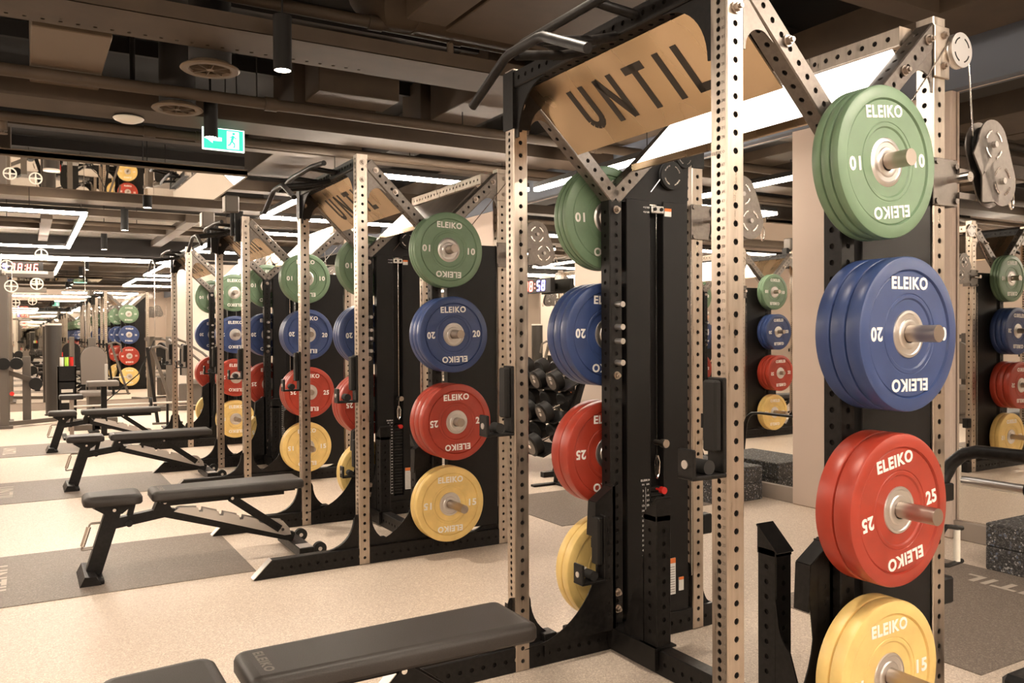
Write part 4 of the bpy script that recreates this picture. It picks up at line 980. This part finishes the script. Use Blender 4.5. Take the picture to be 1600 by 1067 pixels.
def seat_machine(x, y, label, rz=0, arms=True, sc_=1):
    t = thing('seated_machine', label, 'gym machine', (x, y, 0), rz, 'grey seated gym machines')
    prof = [(-.16, .62), (.16, .62), (.17, 1.0)] + arc(0, 1.0, .17, 0, PI, 12) + [(-.17, 1.0)]
    obj('backrest', MB().prism(prof, -.05, .03), pad_g, t); obj('rear_shell', MB().prism([(p[0] * 1.04, p[1] + .005) for p in prof], .03, .06), plast, t)
    obj('seat', MB().rpad(-.2, .2, -.5, -.06, .47, .54, .06, .02), pad_g, t); obj('seat_base', MB().box(-.09, .09, -.4, .1, .1, .47, .01), frame_m, t)
    obj('base_frame', MB().box(-.35, .35, -.5, -.42, 0, .08, .008).box(-.05, .05, -.5, .5, 0, .08, .008).box(-.35, .35, .42, .5, 0, .08, .008), frame_m, t)
    obj('mast', MB().box(-.05, .05, .2, .32, .08, 1.3, .008).box(-.05, .05, .05, .25, .8, .88), frame_m, t)
    if arms: obj('press_arm', MB().tube([(-.3, .2, 1.25), (-.42, .1, 1.2), (-.45, -.2, 1.0), (-.42, -.42, .8)], .022, 10).tube([(.3, .2, 1.25), (.42, .1, 1.2), (.45, -.2, 1.0), (.42, -.42, .8)], .022, 10).box(-.3, .3, .18, .24, 1.22, 1.28), frame_m, t); obj('grip', MB().cyl((-.42, -.42, .8), (-.42, -.45, .68), .028, 12).cyl((.42, -.42, .8), (.42, -.45, .68), .028, 12), lime, t)
    return t
seat_machine(.87, 13.6, 'grey round-topped backrest machine at the far left', 0, False)
seat_machine(2.45, 15.6, 'grey padded seat machine beside the farthest rack', 1.2)
seat_machine(-1.6, 11.6, 'grey padded seat machine beyond the left edge, far back', 1.2)
seat_machine(-1.7, 7.4, 'grey padded seat machine beyond the left edge, middle', 1.4)
t = thing('preacher_bench', 'dark preacher curl bench with a sloping arm pad in the far left', 'bench', (.72, 12.3, 0))
obj('arm_pad', MB().rpad(-.02, .36, -.16, .16, .66, .73, .03, .015), pad_g, t); obj('post', MB().box(.15, .22, -.04, .04, .03, .66, .004), black, t); obj('base', MB().box(-.3, .5, -.03, .03, 0, .03).box(.45, .5, -.3, .3, 0, .03).box(-.3, -.25, -.3, .3, 0, .03), black, t)
obj('seat', MB().rpad(-.34, -.06, -.13, .13, .50, .56, .04, .015), leather, t); obj('seat_post', MB().box(-.22, -.17, -.03, .03, .03, .5), sleeve, t); obj('holder', MB().box(.2, .235, -.03, .03, .73, .95, .003), pale, t)
t = thing('curl_bar', 'barbell lying behind the preacher bench in the far left', 'barbell', (.55, 12.84, .36)); obj('shaft', MB().cyl((0, 0, 0), (1.5, 0, 0), .014, 12), pale, t); obj('end_disc', MB().cyl((.98, 0, 0), (1.01, 0, 0), .09, 24), plast, t)
t = thing('bar_cradle', 'low black cradle holding the barbell behind the preacher bench', 'stand', (.55, 12.84, 0)); obj('upright', MB().box(.25, .28, -.02, .02, 0, .345).box(1.2, 1.23, -.02, .02, 0, .345), black, t); obj('foot', MB().box(.2, .33, -.15, .15, 0, .02).box(1.15, 1.28, -.15, .15, 0, .02), black, t)
t = thing('a_frame_stand', 'black and grey A-frame handle stand in front of the far mirror', 'stand', (1.55, 13.4, 0))
obj('front_leg', MB().beam((.02, 0, 1.15), (.16, 0, .0), .04, .045), black, t); obj('rear_leg', MB().beam((.1, .1, 1.15), (.45, .1, .0), .04, .045), frame_m, t); obj('foot', MB().box(.08, .5, -.06, .0, 0, .03), frame_m, t)
obj('handle', MB().tube([(.05, .05, 1.13), (.2, .05, 1.17), (.3, .05, 1.12), (.33, .05, .95)], .02, 10), frame_m, t)
obj('strut', MB().tube([(-.55, .1, .35), (-.1, .05, .75), (.12, .0, 1.25)], .008, 8), black, t)
for i, (x, y) in enumerate(((-2.9, 9.6), (-3.1, 13.2), (-3.0, 4.2), (-4.2, .6), (-4.4, 15.0))):
    t = thing('cardio_machine', 'grey and red exercise machine, ' + ['seen only in mirrors, left aisle middle', 'seen only in mirrors, left aisle far', 'seen only in mirrors, left aisle near', 'behind the viewpoint', 'in the far left corner'][i], 'gym machine', (x, y, 0), .4 * i, 'machines in the left part of the gym')
    obj('deck', MB().box(-.35, .35, -.8, .8, .05, .18, .02), plast, t); obj('side_post', MB().beam((-.33, .6, .1), (-.33, .75, 1.3), .05, .08), frame_m, t); obj('side_post', MB().beam((.33, .6, .1), (.33, .75, 1.3), .05, .08), frame_m, t)
    obj('console', MB().box(-.36, .36, .68, .8, 1.2, 1.5, .02), pale, t); obj('handle', MB().tube([(-.33, .7, 1.1), (-.33, .2, 1.05)], .02, 10).tube([(.33, .7, 1.1), (.33, .2, 1.05)], .02, 10), red_m, t); obj('base_feet', MB().box(-.36, .36, -.78, -.7, 0, .05).box(-.36, .36, .7, .78, 0, .05), frame_m, t)

# ------------------------------------------------------------------ person seen as a sliver in the mirror
skin = mat('skin', (.55, .33, .23), .5); shirt_m = mat('navy_shirt', (.012, .02, .05), .8); trouser_m = mat('black_trousers', (.012, .012, .013), .8); hair_m = mat('grey_hair', (.3, .27, .23), .8); shoe_m = mat('dark_shoes', (.03, .03, .03), .6)
def skinned(name, V, E_, R, m, parent, root=0, sub=2):
    me = bpy.data.meshes.new(name); me.from_pydata(V, E_, []); o = obj(name, me, m, parent)
    md = o.modifiers.new('Skin', 'SKIN'); md.use_smooth_shade = True
    for i, sv in enumerate(me.skin_vertices[0].data): sv.radius = R[i] if isinstance(R[i], tuple) else (R[i], R[i]); sv.use_root = (i == root)
    sb = o.modifiers.new('Sub', 'SUBSURF'); sb.levels = sub; sb.render_levels = sub
    return o
p_ = thing('person', 'person in a dark navy top standing at left, seen only in the mirror', 'person', (-.66, 11.7, 0), 1.3)
V = [(0, 0, .95), (0, 0, 1.12), (0, -.01, 1.3), (0, 0, 1.42), (0, -.005, 1.5), (0, -.015, 1.58), (0, -.01, 1.68)]
E_ = [(0, 1), (1, 2), (2, 3), (3, 4), (4, 5), (5, 6)]; R = [(.15, .1), (.13, .095), (.16, .11), (.1, .07), (.056, .056), (.086, .1), (.08, .098)]
for s_ in (-1, 1):
    k = len(V); V += [(s_ * .17, 0, 1.4), (s_ * .22, .01, 1.12), (s_ * .23, -.05, .89), (s_ * .23, -.075, .80)]; E_ += [(3, k), (k, k + 1), (k + 1, k + 2), (k + 2, k + 3)]; R += [.055, .043, .028, (.035, .018)]
    for j in range(4):
        q = len(V); fy = -.075 - .012 + .022 * (j - 1.5); ln = (.075, .085, .08, .062)[j]; V += [(s_ * .228, fy, .765), (s_ * .222, fy - .004, .765 - ln * .55), (s_ * .212, fy - .006, .765 - ln)]; E_ += [(k + 3, q), (q, q + 1), (q + 1, q + 2)]; R += [.0095, .0085, .007]
    q = len(V); V += [(s_ * .21, -.115, .81), (s_ * .20, -.135, .775)]; E_ += [(k + 2, q), (q, q + 1)]; R += [.011, .009]
    k = len(V); V += [(s_ * .09, 0, .88), (s_ * .1, -.01, .5), (s_ * .1, .02, .1), (s_ * .11, -.1, .045)]; E_ += [(0, k), (k, k + 1), (k + 1, k + 2), (k + 2, k + 3)]; R += [.09, .06, .042, .035]
body = skinned('body', V, E_, R, skin, p_)
obj('nose', MB().lathe([(0, .02), (.008, .012), (.014, 0), (.012, -.006)], Matrix.Translation((0, -.108, 1.60)) @ Matrix.Rotation(PI / 2, 4, 'X'), 12), skin, p_)
for s_ in (-1, 1):
    obj('eye', MB().lathe([(0, .009), (.006, .007), (.009, 0)], Matrix.Translation((s_ * .031, -.088, 1.635)) @ Matrix.Rotation(PI / 2, 4, 'X'), 12), label_w, p_); obj('ear', MB().box(s_ * .075 - .006, s_ * .075 + .006, -.015, .02, 1.59, 1.645, .004), skin, p_)
obj('mouth', MB().box(-.022, .022, -.104, -.092, 1.562, 1.57, .002), mat('lips', (.4, .15, .12), .5), p_)
hv = [(0, .005, 1.70), (0, .045, 1.66), (0, .06, 1.60)]; skinned('hair', hv, [(0, 1), (1, 2)], [(.078, .09), (.08, .06), (.06, .03)], hair_m, p_, sub=2)
V = [(0, 0, .80), (0, 0, 1.08), (0, -.01, 1.28), (0, 0, 1.41), (0, 0, 1.47), (.17, 0, 1.4), (.215, .008, 1.15), (-.17, 0, 1.4), (-.215, .008, 1.15)]
skinned('shirt', V, [(0, 1), (1, 2), (2, 3), (3, 4), (3, 5), (5, 6), (3, 7), (7, 8)], [(.19, .145), (.18, .138), (.195, .142), (.14, .105), (.075, .07), .085, .075, .085, .075], shirt_m, p_)
V = [(0, 0, 1.12), (.09, 0, .88), (.1, -.01, .5), (.1, .02, .09), (-.09, 0, .88), (-.1, -.01, .5), (-.1, .02, .09)]
skinned('trousers', V, [(0, 1), (1, 2), (2, 3), (0, 4), (4, 5), (5, 6)], [(.17, .125), .125, .09, .07, .125, .09, .07], trouser_m, p_)
for s_ in (-1, 1): obj('shoe', MB().rpad(s_ * .105 - .05, s_ * .105 + .05, -.2, .09, 0, .085, .045, .03), shoe_m, p_)
